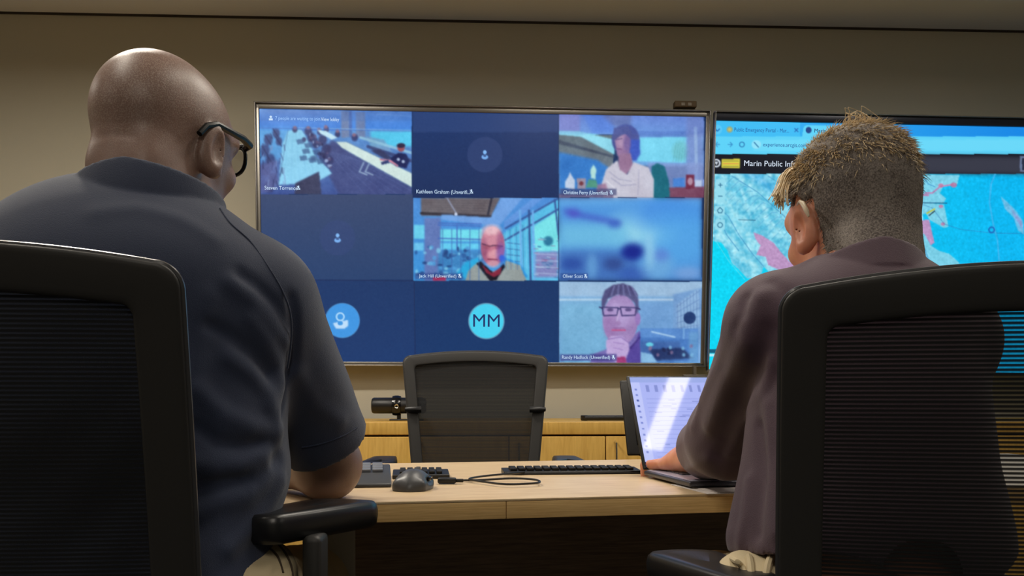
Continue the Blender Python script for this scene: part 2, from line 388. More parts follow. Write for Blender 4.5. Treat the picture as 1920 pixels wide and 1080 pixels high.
def tv(Mx, name, label, bez, topb, rimm, rrim=.006):
    t = bpy.data.objects.new('television', None); COL.objects.link(t); t.matrix_world = Mx; meta(t, label, 'television')
    w, h = TVW, TVH; b = MB()
    b.box((0, .004, h/2-topb/2), (w, .03, topb), .003); b.box((0, .004, -h/2+bez/2), (w, .03, bez), .003)
    b.box((-w/2+bez/2, .004, 0), (bez, .03, h-.01), .003); b.box((w/2-bez/2, .004, 0), (bez, .03, h-.01), .003)
    b.build('bezel', rimm, t)
    r = MB(); rr = rrim
    for c, s in (((0, -.008, h/2-rr/2), (w+.004, .034, rr)), ((0, -.008, -h/2+rr/2), (w+.004, .034, rr)), ((-w/2+rr/2, -.008, 0), (rr, .034, h)), ((w/2-rr/2, -.008, 0), (rr, .034, h))): r.box(c, s, .0025)
    r.build('frame_trim', M_silver, t, label='thin silver metal frame edge')
    MB().box((0, .035, 0), (w-.02, .04, h-.02), .01).build('rear_housing', M_black, t)
    MB().box((0, .075, 0), (.5, .06, .4), .01).build('wall_bracket', M_black, t)
    return t
IW, IH = TVW-.036, TVH-.044
t1 = tv(TV1, 'tv', 'large wall screen left of the other, showing a nine-tile video call', .018, .026, M_silver)
c = Canvas(TV1 @ Matrix.Translation((0, 0, -.004)), IW, IH, 680, 380)
NAV = (26, 52, 98)
def tex():
    # camera-picture softness: uneven light and grain
    c.I = np.where(c.clip[..., None] > 0, gauss(c.I, .7), c.I)
    c.noise(3, 8, (.8, 1, 1)); c.noise(1.5, 2.2, (1, .9, .8)); c.noise(1.5, 1.1)
c.rect(0, 0, 3000, 3000, NAV)
# --- tile: conference room
c.setclip(480, 195, 772.5, 364.5)
c.grad(480, 195, 773, 245, (96, 142, 214), (66, 132, 222)); c.grad(480, 245, 773, 366, (92, 150, 215), (62, 84, 150))
c.rect(480, 196, 773, 212, (110, 150, 210), .5, 3)
c.rect(640, 208, 655, 258, (116, 132, 170), .9, 1); c.rect(667, 210, 685, 258, (110, 128, 168), .9, 1); c.rect(655, 208, 660, 258, (70, 96, 160), .8, 1)
c.rect(695, 246, 775, 275, (84, 205, 240), .9, 2); c.rect(487, 240, 560, 300, (92, 170, 230), .7, 4); c.line([(560, 240), (775, 245)], 2, (150, 195, 235), .7)
c.poly([(622, 262), (775, 340), (775, 372), (640, 372), (600, 300)], (66, 78, 132), 1, 2)
for i in range(9): c.line([(612+i*6, 280+i*2), (690+i*22, 372)], 1, (100, 118, 175), .35)
c.poly([(685, 255), (720, 262), (735, 285), (700, 280)], (120, 160, 200), .8, 1); c.line([(676, 258), (776, 288)], 5, (150, 200, 225), .8); c.line([(690, 275), (776, 303)], 6, (52, 62, 110), .8)
c.poly([(540, 245), (566, 243), (592, 292), (623, 325), (600, 338), (598, 322), (553, 345), (522, 347), (530, 270)], (140, 208, 240), 1, 1)
for k in range(5): c.line([(543+k*6, 248), (530+k*16, 344)], 1, (110, 180, 225), .4)
c.poly([(598, 322), (603, 366), (553, 366), (553, 344)], (56, 60, 92), 1, 1)
for x, y, r in ((503, 262, 8), (497, 282, 9), (507, 300, 9), (518, 250, 7), (523, 265, 6), (498, 318, 10), (512, 336, 8), (505, 350, 9)):
    c.el(x, y, r, r*1.3, (52, 60, 112), .8, .5); c.line([(x-6, y-8), (x+5, y+9)], 2, (40, 46, 90), .8)
c.poly([(487, 310), (520, 300), (522, 348), (500, 360), (487, 362)], (96, 104, 160), .7, 2)
for x, y, r in ((553, 243, 5), (578, 246, 7), (584, 258, 8), (592, 270, 7), (605, 262, 8), (612, 280, 9), (606, 292, 8), (618, 300, 7), (633, 252, 5), (612, 243, 5), (665, 258, 6), (600, 248, 5), (570, 262, 4)): c.el(x, y, r, r*1.15, (46, 48, 96), .85, .5)
for x, y in ((553, 240), (578, 240), (611, 238), (633, 246), (664, 253), (598, 243)): c.el(x, y, 3.5, 3.5, (150, 110, 130), .8, .5)
for x, y in ((562, 265), (573, 283), (585, 300), (593, 285), (568, 296), (600, 302), (588, 296), (577, 272)): c.poly([(x-7, y-3), (x+6, y-5), (x+9, y+4), (x-4, y+6)], (60, 92, 140), .75, .7)
c.poly([(595, 243), (612, 246), (633, 258), (622, 262), (600, 250)], (190, 225, 240), 1, .7)
c.poly([(630, 266), (650, 266), (775, 326), (775, 353), (700, 311), (640, 277)], (205, 226, 222), 1, .8)
for x in (682, 693): c.line([(x, 305), (x-8, 322), (x+6, 328)], 2.5, (150, 175, 205), .9)
c.poly([(694, 282), (712, 280), (735, 295), (728, 302)], (48, 52, 90), .9, 1)
c.poly([(731, 297), (748, 286), (762, 289), (768, 302), (762, 316), (742, 312)], (26, 34, 84), 1, .8)
c.el(752, 277, 7, 7.5, (150, 80, 92), 1, .3); c.el(752, 273, 8, 4.5, (46, 36, 66), 1, .3); c.line([(714, 299), (732, 302), (745, 311)], 4, (200, 130, 150), 1); c.el(747, 299, 3, 3, (190, 205, 235), .9, .4); c.el(756, 303, 3, 3, (180, 195, 225), .9, .4)
c.poly([(714, 304), (728, 300), (730, 306), (716, 309)], (40, 52, 104), 1, .6)
for k in range(26):
    x = 492+rng.random()*42; y = 250+rng.random()*100; c.line([(x, y), (x+rng.random()*10-5, y+8+rng.random()*8)], 1.5, [(34, 40, 86), (120, 140, 190), (60, 66, 120)][k % 3], .8)
for k in range(40):
    t_ = rng.random(); x = 575+t_*40+rng.random()*14; y = 246+t_*60+rng.random()*10; c.el(x, y, 1.5+2*rng.random(), 1.5+2*rng.random(), [(30, 34, 80), (150, 170, 210), (90, 80, 120), (50, 60, 110)][k % 4], .85, .5)
for x0, y0, x1, y1 in ((566, 243, 623, 325), (540, 245, 522, 346), (650, 266, 775, 326), (630, 266, 640, 277), (640, 277, 700, 311), (700, 311, 775, 353)): c.line([(x0, y0), (x1, y1)], 1.3, (60, 96, 150), .6)
c.line([(487, 240), (775, 246)], 1.5, (60, 100, 180), .7); c.line([(705, 214), (770, 218)], 1, (150, 190, 235), .6)
c.rect(480, 202, 773, 227, (70, 110, 180), .35, 1)
tex()
# --- tile: upper middle and other avatars
c.setclip(774, 195, 1046, 370); c.grad(774, 195, 1047, 372, (30, 56, 108), (24, 46, 92)); c.rect(774, 203, 1047, 248, (48, 72, 126), .6, 1)
c.setclip(480, 365, 775, 524); c.grad(480, 365, 775, 524, (58, 74, 112), (40, 66, 110)); c.grad(480, 365, 530, 524, (66, 78, 108), (56, 70, 108), False) if False else None  # greyer top of the left-middle tile paints in a reflected haze
c.setclip(480, 524, 776, 700); c.grad(480, 524, 776, 700, (28, 56, 104), (26, 58, 110))
c.setclip(776, 527, 1047.5, 700); c.grad(776, 527, 1048, 700, (22, 53, 102), (22, 56, 106))
c.setclip(); c.line([(480, 524), (776, 526.5)], 1.2, (28, 42, 84)); c.line([(776.5, 527), (779, 700)], 1.2, (28, 42, 84)); c.line([(775, 371), (1047, 371)], 1.2, (26, 42, 80))
for x, y in ((909, 290), (633, 446)):
    c.el(x, y, 33, 33, (54, 72, 122), .55, .06); c.el(x, y-4.5, 3.4, 3.8, (130, 185, 245), 1, .3); c.el(x, y+4.5, 6.2, 4.4, (120, 175, 240), 1, .3); c.el(x, y+2.2, 3, 2, (50, 70, 120), .8, .3)
c.el(642, 601, 33, 33, (120, 180, 230), .5, .04); c.el(642, 601, 32, 32, (64, 150, 226), 1, .05)
c.ring(638, 594, 7, 3, (170, 215, 250)); c.poly([(624, 606), (652, 600), (653, 611), (646, 616), (630, 616)], (190, 222, 250), 1, 1); c.el(638, 606, 5, 4, (64, 150, 226), 1, .3)
c.el(912, 602, 34, 34, (100, 150, 180), 1, .04); c.el(912, 602, 32, 32, (70, 208, 240), 1, .05)
# --- tile: woman
c.setclip(1047, 195, 1320, 370.5)
c.grad(1047, 195, 1320, 252, (104, 126, 208), (112, 160, 225)); c.rect(1047, 212, 1087, 260, (140, 140, 205), .8, 2); c.poly([(1047, 252), (1150, 288), (1150, 262), (1115, 250), (1047, 250)], (120, 205, 232), 1, 1)
c.poly([(1090, 210), (1148, 210), (1152, 250), (1110, 250)], (80, 128, 222), .7, 2); c.poly([(1125, 213), (1185, 213), (1180, 250), (1150, 236)], (96, 100, 140), .6, 3)
c.grad(1047, 253, 1150, 372, (92, 108, 120), (120, 128, 140)); c.poly([(1047, 252), (1090, 257), (1152, 290), (1152, 262), (1085, 246), (1047, 246)], (140, 214, 235), 1, 1)
c.poly([(1047, 262), (1152, 293), (1152, 296), (1047, 270)], (62, 74, 96), 1, 1); c.poly([(1047, 285), (1120, 300), (1150, 320), (1150, 372), (1047, 372)], (44, 122, 208), .9, 2)
c.rect(1176, 252, 1320, 312, (110, 168, 228), 1, 2); c.poly([(1196, 258), (1287, 256), (1287, 305), (1196, 303)], (120, 212, 240), 1, 1.2); c.el(1276, 283, 16, 18, (110, 190, 200), .7, .5)
for k in range(6): c.line([(1262+k*5, 303), (1268+k*4, 268+3*k)], 1, (90, 160, 170), .6)
c.rect(1176, 246, 1320, 257, (90, 130, 205), .8, 1); c.rect(1287, 215, 1320, 345, (120, 140, 200), .8, 3); c.line([(1304, 240), (1306, 340)], 6, (160, 190, 225), .6)
c.rect(1215, 306, 1320, 356, (130, 150, 205), .8, 2); c.poly([(1222, 352), (1320, 350), (1320, 372), (1222, 372)], (120, 70, 96), 1, 1); c.rect(1262, 334, 1284, 351, (70, 130, 210), 1, 1); c.rect(1286, 328, 1302, 354, (110, 40, 66), 1, .8); c.el(1294, 340, 5, 7, (190, 160, 180), .8, .4); c.rect(1303, 338, 1316, 350, (190, 205, 230), .9, 1)
c.poly([(1222, 312), (1232, 306), (1246, 312), (1254, 340), (1256, 372), (1222, 372)], (22, 104, 124), 1, 1)
c.poly([(1060, 352), (1060, 340), (1066, 330), (1069, 322), (1072, 330), (1078, 338), (1078, 356)], (190, 205, 228), 1, .8)
c.rect(1082, 334, 1098, 354, (150, 140, 160), 1, .8); c.el(1090, 344, 4, 4, (110, 50, 60), 1, .5); c.poly([(1098, 352), (1104, 336), (1118, 338), (1122, 352)], (80, 150, 130), 1, 1); c.poly([(1108, 334), (1107, 318), (1113, 308), (1118, 318), (1116, 336)], (180, 225, 220), 1, 1)
c.el(1173, 262, 26, 29, (70, 82, 150), 1, .12); c.poly([(1175, 262), (1200, 262), (1200, 290), (1192, 302), (1172, 300)], (58, 88, 190), 1, 1.5)
c.poly([(1152, 258), (1172, 250), (1182, 262), (1180, 285), (1170, 296), (1157, 292)], (150, 118, 160), 1, 1.2); c.poly([(1160, 290), (1182, 286), (1188, 312), (1172, 330), (1158, 318)], (150, 116, 150), 1, 1.2)
c.el(1163, 264, 8, 13, (186, 158, 190), .7, .8); c.el(1176, 268, 7, 16, (100, 84, 150), .6, .8); c.line([(1157, 279), (1165, 280)], 2, (110, 70, 120), .7); c.line([(1156, 262), (1166, 260)], 2, (80, 66, 120), .7); c.poly([(1150, 240), (1178, 236), (1186, 252), (1168, 252), (1154, 262), (1150, 262)], (76, 82, 140), .95, 1)
c.poly([(1128, 345), (1136, 318), (1158, 300), (1162, 318), (1176, 328), (1188, 304), (1216, 314), (1226, 336), (1226, 372), (1132, 372)], (196, 194, 210), 1, 1)
c.line([(1142, 322), (1160, 336), (1184, 340)], 2, (150, 150, 180), .6); c.line([(1146, 334), (1166, 348), (1192, 346)], 2.4, (150, 150, 180), .6); c.line([(1138, 340), (1160, 360)], 2, (232, 232, 238), .5); c.line([(1198, 318), (1196, 366)], 2, (160, 160, 188), .6)
c.poly([(1120, 346), (1136, 344), (1142, 366), (1118, 366)], (150, 110, 140), .9, 1.5); c.poly([(1047, 364), (1150, 364), (1150, 372), (1047, 372)], (110, 96, 130), .9, 1)
c.rect(1050, 354, 1156, 366, (60, 66, 110), .7, 1); c.rect(1047, 212, 1320, 252, (80, 110, 200), .18, 1)
tex()
# --- tile: man by the windows
c.setclip(775, 371, 1047, 526.5)
c.grad(775, 371, 1047, 527, (76, 140, 214), (60, 150, 220)); c.poly([(789, 371), (938, 371), (920, 408), (789, 404)], (98, 92, 100), 1, 1.2)
for k in range(7): c.line([(790, 374+k*4), (932-k*2, 374+k*5)], 1.5, (124, 118, 120), .45)
c.line([(838, 371), (858, 404)], 2.5, (150, 160, 190), .8); c.line([(922, 371), (915, 402)], 4, (40, 42, 60), .9); c.line([(790, 400), (920, 406)], 5, (44, 40, 50), .9); c.el(855, 402, 3, 3, (210, 220, 240), 1, .5)
c.rect(796, 408, 826, 530, (96, 120, 182), 1, 1.5); c.poly([(920, 408), (940, 371), (980, 371), (935, 425), (828, 412), (828, 402)], (110, 160, 225), 1, 1.2)
c.rect(776, 422, 796, 448, (110, 215, 240), .9, 1); c.rect(776, 455, 794, 470, (110, 200, 240), .9, 1); c.rect(826, 430, 905, 452, (112, 220, 238), 1, 1.2); c.rect(826, 456, 900, 468, (96, 200, 236), 1, 1.2)
for y in (424, 428, 453): c.line([(822, y-6), (902, y-4)], 2.5, (70, 110, 190), .9)
c.line([(857, 420), (857, 470)], 2.5, (70, 110, 190), .9); c.rect(822, 470, 905, 528, (60, 130, 190), .9, 2)
for k in range(60):
    x = 780+rng.random()*120; y = 462+rng.random()*58; c.el(x, y, 2+4*rng.random(), 2+3*rng.random(), [(30, 62, 120), (130, 205, 235), (80, 160, 220), (40, 84, 150)][k % 4], .75, .6)
c.poly([(940, 440), (1047, 371), (1047, 528), (945, 528)], (88, 190, 232), 1, 1.5); c.poly([(1000, 425), (1047, 395), (1047, 470), (1005, 472)], (118, 224, 232), 1, 1)
c.poly([(945, 415), (1000, 371), (1020, 371), (945, 430)], (96, 150, 222), 1, 1)
for a, b in (((948, 428), (1047, 372)), ((948, 450), (1047, 392)), ((1040, 374), (1047, 440))): c.line([a, b], 3.5, (52, 84, 150), .9)
for x in (975, 992, 999): c.line([(x, 395), (x+3, 526)], 4, (110, 176, 235) if x != 992 else (50, 80, 140), .9)
c.rect(1004, 472, 1046, 520, (140, 120, 178), .8, 2); c.el(1028, 452, 9, 9, (36, 110, 150), .9, .5); c.el(1026, 492, 11, 9, (110, 140, 190), .8, .4)
for k in range(6): c.line([(950, 455+k*11), (975, 458+k*11)], 1.6, (46, 88, 150), .7)
for k in range(4): c.line([(1004, 476+k*12), (1046, 478+k*12)], 1.6, (180, 200, 230), .7)
c.poly([(856, 512), (872, 492), (898, 482), (900, 500), (880, 527)], (40, 168, 222), 1, 1.2); c.poly([(944, 482), (975, 494), (990, 520), (965, 520), (944, 500)], (36, 144, 226), 1, 1.2)
c.poly([(872, 528), (878, 508), (897, 490), (906, 512), (945, 505), (948, 488), (975, 497), (988, 528)], (146, 156, 156), 1, 1)
c.poly([(893, 494), (901, 490), (928, 514), (944, 494), (947, 500), (930, 526), (918, 526)], (20, 20, 36), 1, .8); c.poly([(903, 496), (922, 512), (941, 500), (938, 514), (926, 520), (912, 512)], (130, 36, 60), 1, .8)
c.el(924, 462, 22.5, 37, (186, 108, 134), 1, .07); c.el(920, 444, 18, 18, (214, 150, 168), .8, .6); c.el(922, 431, 16, 9, (238, 200, 208), .8, .8); c.el(908, 470, 6, 22, (130, 70, 110), .5, .9); c.el(938, 450, 7, 14, (140, 80, 130), .5, .9); c.el(924, 478, 10, 8, (232, 176, 184), .6, .8)
c.line([(904, 457), (918, 462), (926, 460), (942, 462)], 2, (70, 40, 70), .9); c.el(914, 463, 6, 4, (150, 76, 100), .6, .5); c.el(934, 463, 6, 4, (140, 66, 100), .6, .5)
c.el(927, 473, 4, 6, (214, 150, 164), .8, .5); c.line([(915, 486), (932, 487)], 2.4, (110, 40, 70), .8); c.el(940, 476, 9, 18, (80, 70, 190), .45, .8); c.el(925, 495, 12, 7, (214, 172, 186), .6, .6); c.el(941, 484, 5, 6, (50, 100, 220), .9, .5)
for k in range(5): c.line([(830+k*17, 430), (830+k*17, 527)], 1.6, (60, 100, 170), .7)
for k in range(30):
    x = 1000+rng.random()*46; y = 440+rng.random()*84; c.line([(x, y), (x+4+rng.random()*8, y+rng.random()*2)], 1.4, [(40, 90, 150), (190, 225, 240), (150, 90, 140)][k % 3], .7)
for k in range(8): c.line([(950+k*6, 432-k*2), (952+k*6, 505)], 1.2, [(150, 220, 245), (50, 90, 150)][k % 2], .6)
c.rect(778, 512, 868, 524, (44, 66, 130), .6, 1); c.rect(812, 519, 836, 527, (180, 40, 80), .85, 1)
tex()
# --- tile: blurred room
c.setclip(1047.5, 371, 1316, 526); sv = c.I.copy()
c.grad(1047, 371, 1320, 527, (78, 150, 222), (76, 140, 210)); c.rect(1047, 371, 1320, 384, (100, 170, 228), .8, 4)
c.el(1205, 428, 52, 34, (150, 214, 234), .9, 1.0); c.el(1250, 400, 70, 30, (66, 140, 224), .8, .9); c.el(1280, 450, 60, 50, (84, 168, 232), .7, .9); c.rect(1047, 418, 1175, 465, (110, 190, 226), .85, 8)
c.line([(1062, 396), (1090, 404), (1130, 412), (1160, 418)], 11, (62, 82, 190), .7); c.el(1152, 420, 12, 8, (54, 92, 190), .8, .8); c.el(1075, 400, 12, 9, (76, 74, 190), .7, .8)
c.rect(1047, 470, 1195, 535, (60, 104, 178), .8, 5); c.el(1186, 472, 21, 15, (18, 36, 138), 1, .6); c.el(1150, 495, 18, 12, (46, 72, 140), .9, .8); c.el(1072, 495, 20, 12, (40, 76, 160), .9, .7); c.el(1110, 500, 10, 24, (100, 160, 214), .8, .8); c.el(1190, 515, 30, 14, (52, 92, 176), .9, .8); c.el(1232, 500, 30, 26, (110, 170, 220), .8, .8); c.el(1240, 478, 14, 12, (90, 130, 210), .8, .8); c.el(1290, 512, 26, 12, (120, 160, 216), .8, .8); c.el(1218, 470, 9, 30, (150, 205, 232), .7, .9)
bl = gauss(c.I, 4.5*c.sc); k = c.clip[..., None]; c.I = c.I*(1-k)+bl*k
c.rect(1050, 512, 1102, 524, (50, 84, 150), .8, 1)
# --- tile: man resting his chin
c.setclip(1047.5, 528, 1316, 684)
c.grad(1047, 528, 1320, 684, (128, 176, 220), (96, 150, 206)); c.rect(1048, 528, 1316, 556, (158, 190, 220), .9, 2); c.line([(1047, 562), (1262, 562)], 4, (186, 212, 234), .9); c.rect(1047, 566, 1150, 684, (122, 184, 214), .6, 6); c.rect(1200, 566, 1262, 640, (108, 152, 206), .6, 5)
c.poly([(1262, 552), (1316, 540), (1316, 684), (1262, 640)], (116, 158, 208), 1, 1.5); c.poly([(1268, 572), (1310, 540), (1312, 612), (1270, 620)], (140, 178, 218), 1, 1)
for k in range(7): c.line([(1270+k*6, 571-k*4.4), (1271+k*6, 618)], 1, (80, 112, 170), .7)
for k in range(5): c.line([(1268, 576+k*10), (1312, 545+k*16)], 1, (80, 112, 170), .7)
c.poly([(1105, 684), (1112, 664), (1150, 650), (1180, 632), (1200, 620), (1203, 684)], (118, 108, 176), 1, 1)
c.poly([(1172, 660), (1192, 640), (1200, 618), (1203, 684), (1176, 684)], (86, 72, 156), 1, 1); c.line([(1180, 655), (1200, 632)], 3, (60, 46, 118), .7)
c.el(1163, 600, 33, 48, (158, 132, 186), 1, .06); c.el(1160, 588, 26, 26, (180, 158, 208), .7, .7); c.el(1146, 612, 14, 24, (150, 112, 170), .5, .7); c.el(1196, 598, 5, 12, (150, 120, 185), 1, .3)
c.poly([(1129, 592), (1128, 562), (1134, 544), (1150, 534), (1168, 531), (1186, 538), (1196, 552), (1198, 580), (1194, 590), (1190, 568), (1176, 556), (1158, 552), (1140, 560), (1133, 576)], (84, 84, 130), 1, 1)
for k in range(10): c.line([(1148+k*4, 534+abs(k-5)*.6), (1140+k*6, 556-(k % 3))], 1.4, (140, 146, 196) if k % 2 else (66, 62, 104), .7)
for x in (1144, 1178):
    c.el(x, 583, 15, 11, (172, 156, 208), .3, .5); c.line([(x-15, 576), (x+15, 577), (x+13, 591), (x-12, 592), (x-15, 576)], 2.2, (52, 48, 100), .95); c.el(x, 581, 6, 3, (70, 58, 110), .8, .5)
c.line([(1159, 579), (1163, 579)], 2.4, (52, 48, 100)); c.line([(1193, 577), (1200, 580)], 2.4, (52, 48, 100)); c.line([(1124, 576), (1129, 578)], 2.4, (52, 48, 100))
c.line([(1160, 585), (1156, 604)], 2.5, (196, 176, 218), .8); c.el(1158, 606, 6, 4, (150, 116, 170), .7, .5); c.line([(1148, 619), (1172, 619)], 3, (190, 80, 130), .9); c.line([(1150, 615), (1170, 615)], 1.5, (130, 80, 140), .8)
c.poly([(1136, 640), (1146, 630), (1166, 630), (1178, 640), (1180, 656), (1172, 676), (1156, 680), (1138, 668)], (190, 168, 218), 1, 1); c.line([(1140, 636), (1164, 632), (1178, 642)], 2, (120, 90, 160), .6); c.line([(1150, 642), (1170, 645)], 1.5, (140, 110, 180), .6); c.line([(1150, 652), (1168, 656)], 1.5, (140, 110, 180), .6); c.poly([(1156, 670), (1172, 668), (1176, 684), (1156, 684)], (150, 40, 100), .9, 1)
c.el(1293, 596, 11.5, 11.5, (34, 60, 112), 1, .1)
c.poly([(1201, 616), (1309, 616), (1309, 679), (1201, 679)], (70, 120, 190), 1, .6); c.poly([(1201, 616), (1309, 616), (1309, 636), (1201, 632)], (90, 140, 206), 1, 1); c.line([(1222, 622), (1265, 632)], 3, (170, 205, 235), .9); c.line([(1282, 616), (1282, 634)], 4, (120, 170, 225), .9)
c.rect(1201, 640, 1275, 664, (60, 96, 160), .8, 2); c.el(1218, 646, 7, 4, (110, 220, 240), .9, .4); c.poly([(1216, 655), (1280, 652), (1300, 672), (1230, 676)], (34, 52, 100), .95, 1.5); c.poly([(1201, 660), (1222, 664), (1232, 679), (1201, 679)], (140, 190, 226), .9, 1); c.rect(1292, 622, 1309, 679, (110, 164, 210), .7, 2)
for k in range(14): c.el(1215+rng.random()*85, 648+rng.random()*18, 3, 3.4, [(24, 34, 76), (130, 110, 150), (120, 180, 220)][k % 3], .8, .6)
c.rect(1050, 664, 1156, 677, (60, 60, 130), .7, 1)
tex()
c.setclip(); c.line([(1047.3, 200), (1047.8, 700)], 1.3, (30, 46, 88), .8); c.line([(772.8, 200), (774, 372)], 1.3, (30, 46, 88), .8)
c.noise(1.2, .8); c.I = gauss(c.I, .55)
DZ1 = -.004; s1 = c.build('screen', t1, dz=DZ1)
for tx, x, y, h, w, m in (('7 people are waiting to join.', 516, 222, 6.5, 83, E_pale), ('View lobby', 602, 224, 6.5, 33, E_lab), ('Steven Torrence', 496, 352.5, 7, 60, E_lab), ('Kathleen Graham (Unverifi...', 780, 359.5, 7, 100, E_lab),
    ('Christine Perry (Unverified)', 1056, 361, 7, 84, E_lab), ('Jack Hill (Unverified)', 786, 517.5, 6, 70, E_lab), ('Oliver Scott', 1055, 518, 6.5, 38, E_lab), ('Randy Hadlock (Unverified)', 1053, 670, 6.5, 92, E_lab)):
    stext(c, s1, tx, x, y, h, m, 'LEFT', w)
stext(c, s1, 'MM', 912, 602.5, 24, E_navy, 'CENTER', 50, name='initials_text')
for x, y in ((560, 352.5), (884, 359.5), (1146, 361), (862, 517.5), (1098, 518), (1150, 670)):
    b = MB(); u, v = c.toplane(x, y); v += DZ1; k = 3.83/FPX
    b.box((u, -.0025, v+1.5*k), (2.4*k, .0006, 5*k)); b.tube([(u-2.6*k, -.0025, v), (u-1.5*k, -.0025, v-3*k), (u+1.5*k, -.0025, v-3*k), (u+2.6*k, -.0025, v)], .0012, 5); b.tube([(u-3*k, -.003, v+3.5*k), (u+3*k, -.003, v-3.5*k)], .001, 5)
    b.build('muted_icon', E_lab, s1, smooth=False)
u, v = c.toplane(508, 222); v += DZ1; b = MB(); k = 3.83/FPX
b.lathe([(2.2*k, 0), (2.2*k, .0006)], 16, Matrix.Translation((u, -.002, v+2.5*k)) @ Matrix.Rotation(PI/2, 4, 'X')); b.box((u, -.0025, v-2*k), (7*k, .0006, 3.4*k)); b.build('lobby_icon', E_lab, s1, smooth=False)
# --- second screen
t2 = tv(TV2, 'tv2', 'large wall screen on the right showing a blue flood map in a browser', .008, .036, mat('dark_bezel', rgb(38, 42, 56), .3, metal=.3), .004)
c = Canvas(TV2 @ Matrix.Translation((0, 0, -.014)), TVW-.016, TVH-.046, 680, 370)
c.grad(0, 0, 4000, 4000, (0, 214, 244), (0, 214, 244)); c.grad(1300, 0, 1900, 4000, (0, 216, 245), (0, 182, 240), False); c.rect(1860, 0, 4000, 4000, (0, 182, 240), 1, 6); c.grad(1300, 200, 4000, 257, (44, 178, 244), (50, 178, 240)); c.grad(1300, 200, 4000, 260, (60, 190, 246), (30, 160, 236), False)
c.grad(1500, 200, 2100, 262, (40, 170, 240), (16, 120, 225), False); c.rect(1300, 256, 4000, 289, (92, 210, 248), 1, .6); c.poly([(1503, 258), (1507, 238), (1511, 235), (1660, 237), (1665, 258)], (92, 210, 248), 1, .6); c.rect(1412, 262, 2150, 283, (120, 222, 250), .5, 1)
c.el(1345, 243, 9, 9, (90, 200, 246), .9, .1); c.line([(1341, 242), (1345, 246), (1349, 242)], 1.8, (20, 90, 170)); c.el(1368, 243, 6, 6, (150, 170, 130), .9, .2); c.el(1368, 243, 3, 3, (210, 190, 90), .9, .3)
c.line([(1490, 241), (1496, 247)], 1.6, (20, 90, 170)); c.line([(1496, 241), (1490, 247)], 1.6, (20, 90, 170)); c.el(1516, 244, 5.5, 6, (20, 60, 130), 1, .2)
for x, dr in ((1345, -1), (1369, 1)): c.line([(x+4*dr, 271), (x-4*dr, 271)], 1.6, (50, 140, 200)); c.line([(x, 267), (x+4*dr, 271), (x, 275)], 1.6, (50, 140, 200))
c.ring(1391, 271, 4.5, 1.8, (40, 120, 180)); c.el(1418, 271, 9, 8, (160, 230, 250), .7, .1); c.line([(1414, 267), (1422, 276)], 1.8, (40, 110, 160))
c.grad(1300, 289, 4000, 326, (13, 17, 30), (13, 17, 30)); c.poly([(1720, 292), (2250, 296), (2250, 330), (1720, 325)], (58, 60, 74), .95, 4)
c.ring(1343, 306, 6.5, 3, (205, 215, 225)); c.poly([(1339, 303), (1347, 303), (1343, 310)], (205, 215, 225), 1, .5)
c.rect(1353, 298, 1387, 315, (214, 206, 70), 1, .8)
for y in (302, 307, 312): c.line([(1356, y), (1384, y)], 1.4, (110, 120, 60) if y != 307 else (225, 120, 80), .8)
c.poly([(1912, 293), (1990, 294), (1990, 322), (1912, 322)], (110, 125, 160), .9, .8); c.rect(1916, 296, 1986, 319, (40, 46, 66), 1, .6)
# land (left)
LAND = (124, 208, 232)
c.setclip(1300, 326, 4000, 2000)
c.poly([(1300, 320), (1720, 320), (1560, 490), (1520, 530), (1480, 545), (1450, 520), (1432, 500), (1424, 524), (1400, 522), (1388, 508), (1372, 494), (1364, 470), (1352, 455), (1300, 445)], LAND, 1, .8)
c.poly([(1560, 330), (1720, 326), (1740, 480), (1600, 500), (1520, 520)], LAND, 1, .8)
nn = gauss(rng.standard_normal(c.X.shape), 2.0*c.sc); nn /= nn.std(); mm = gauss(rng.standard_normal(c.X.shape), 9*c.sc); mm /= mm.std()
rx = (c.X*.62+c.Y*.78)+6*mm; ry = (-c.X*.78+c.Y*.62)+8*gauss(mm, 4*c.sc)
rid = .6*np.sin(ry/7.0+.8*mm)+.5*nn*.6
land = (np.abs(c.I-np.array(LAND)/255.).sum(-1) < .1)
lm = gauss(land.astype(float), .8*c.sc)*c.clip
c.I = np.clip(c.I+(lm*rid)[..., None]*np.array([.16, .085, .05]), 0, 1)
hill = (((c.X-1340)*(-.62)+(c.Y-330)*.78) < 0)
c.I = np.clip(c.I-(lm*np.clip(1-np.abs((c.X-1430)*.75-(c.Y-340)*1.0)/22, 0, 1))[..., None]*np.array([.18, .12, .03]), 0, 1)
for pts in (((1342, 385), (1365, 405), (1385, 440), (1410, 475), (1432, 500)), ((1372, 330), (1420, 360), (1470, 405), (1500, 440)), ((1440, 330), (1470, 350), (1500, 370)), ((1350, 410), (1362, 440), (1385, 470))): c.line(pts, 1.6, (60, 140, 190), .7)
for k in range(16):
    x = 1362+k*9; y = 345+k*8; c.line([(x, y), (x+14, y-14+k % 5), (x+22, y-10)], 1.2, (70, 150, 200), .6); c.line([(x-2, y+4), (x-14, y+16)], 1.2, (76, 156, 204), .5)
c.line([(1342, 452), (1368, 492), (1396, 524)], 1.5, (150, 225, 240), .6)
PK = (186, 148, 194)
c.poly([(1413, 436), (1428, 441), (1450, 455), (1462, 470), (1480, 490), (1500, 505), (1480, 515), (1440, 497), (1436, 482), (1418, 478), (1426, 460), (1416, 448)], PK, 1, .7)
c.poly([(1495, 445), (1503, 448), (1502, 462), (1497, 462)], PK, .9, .7); c.ring(1500, 455, 13, 1.4, (40, 110, 160), .7)
c.line([(1385, 412), (1416, 413)], 1.4, (40, 90, 120), .8)
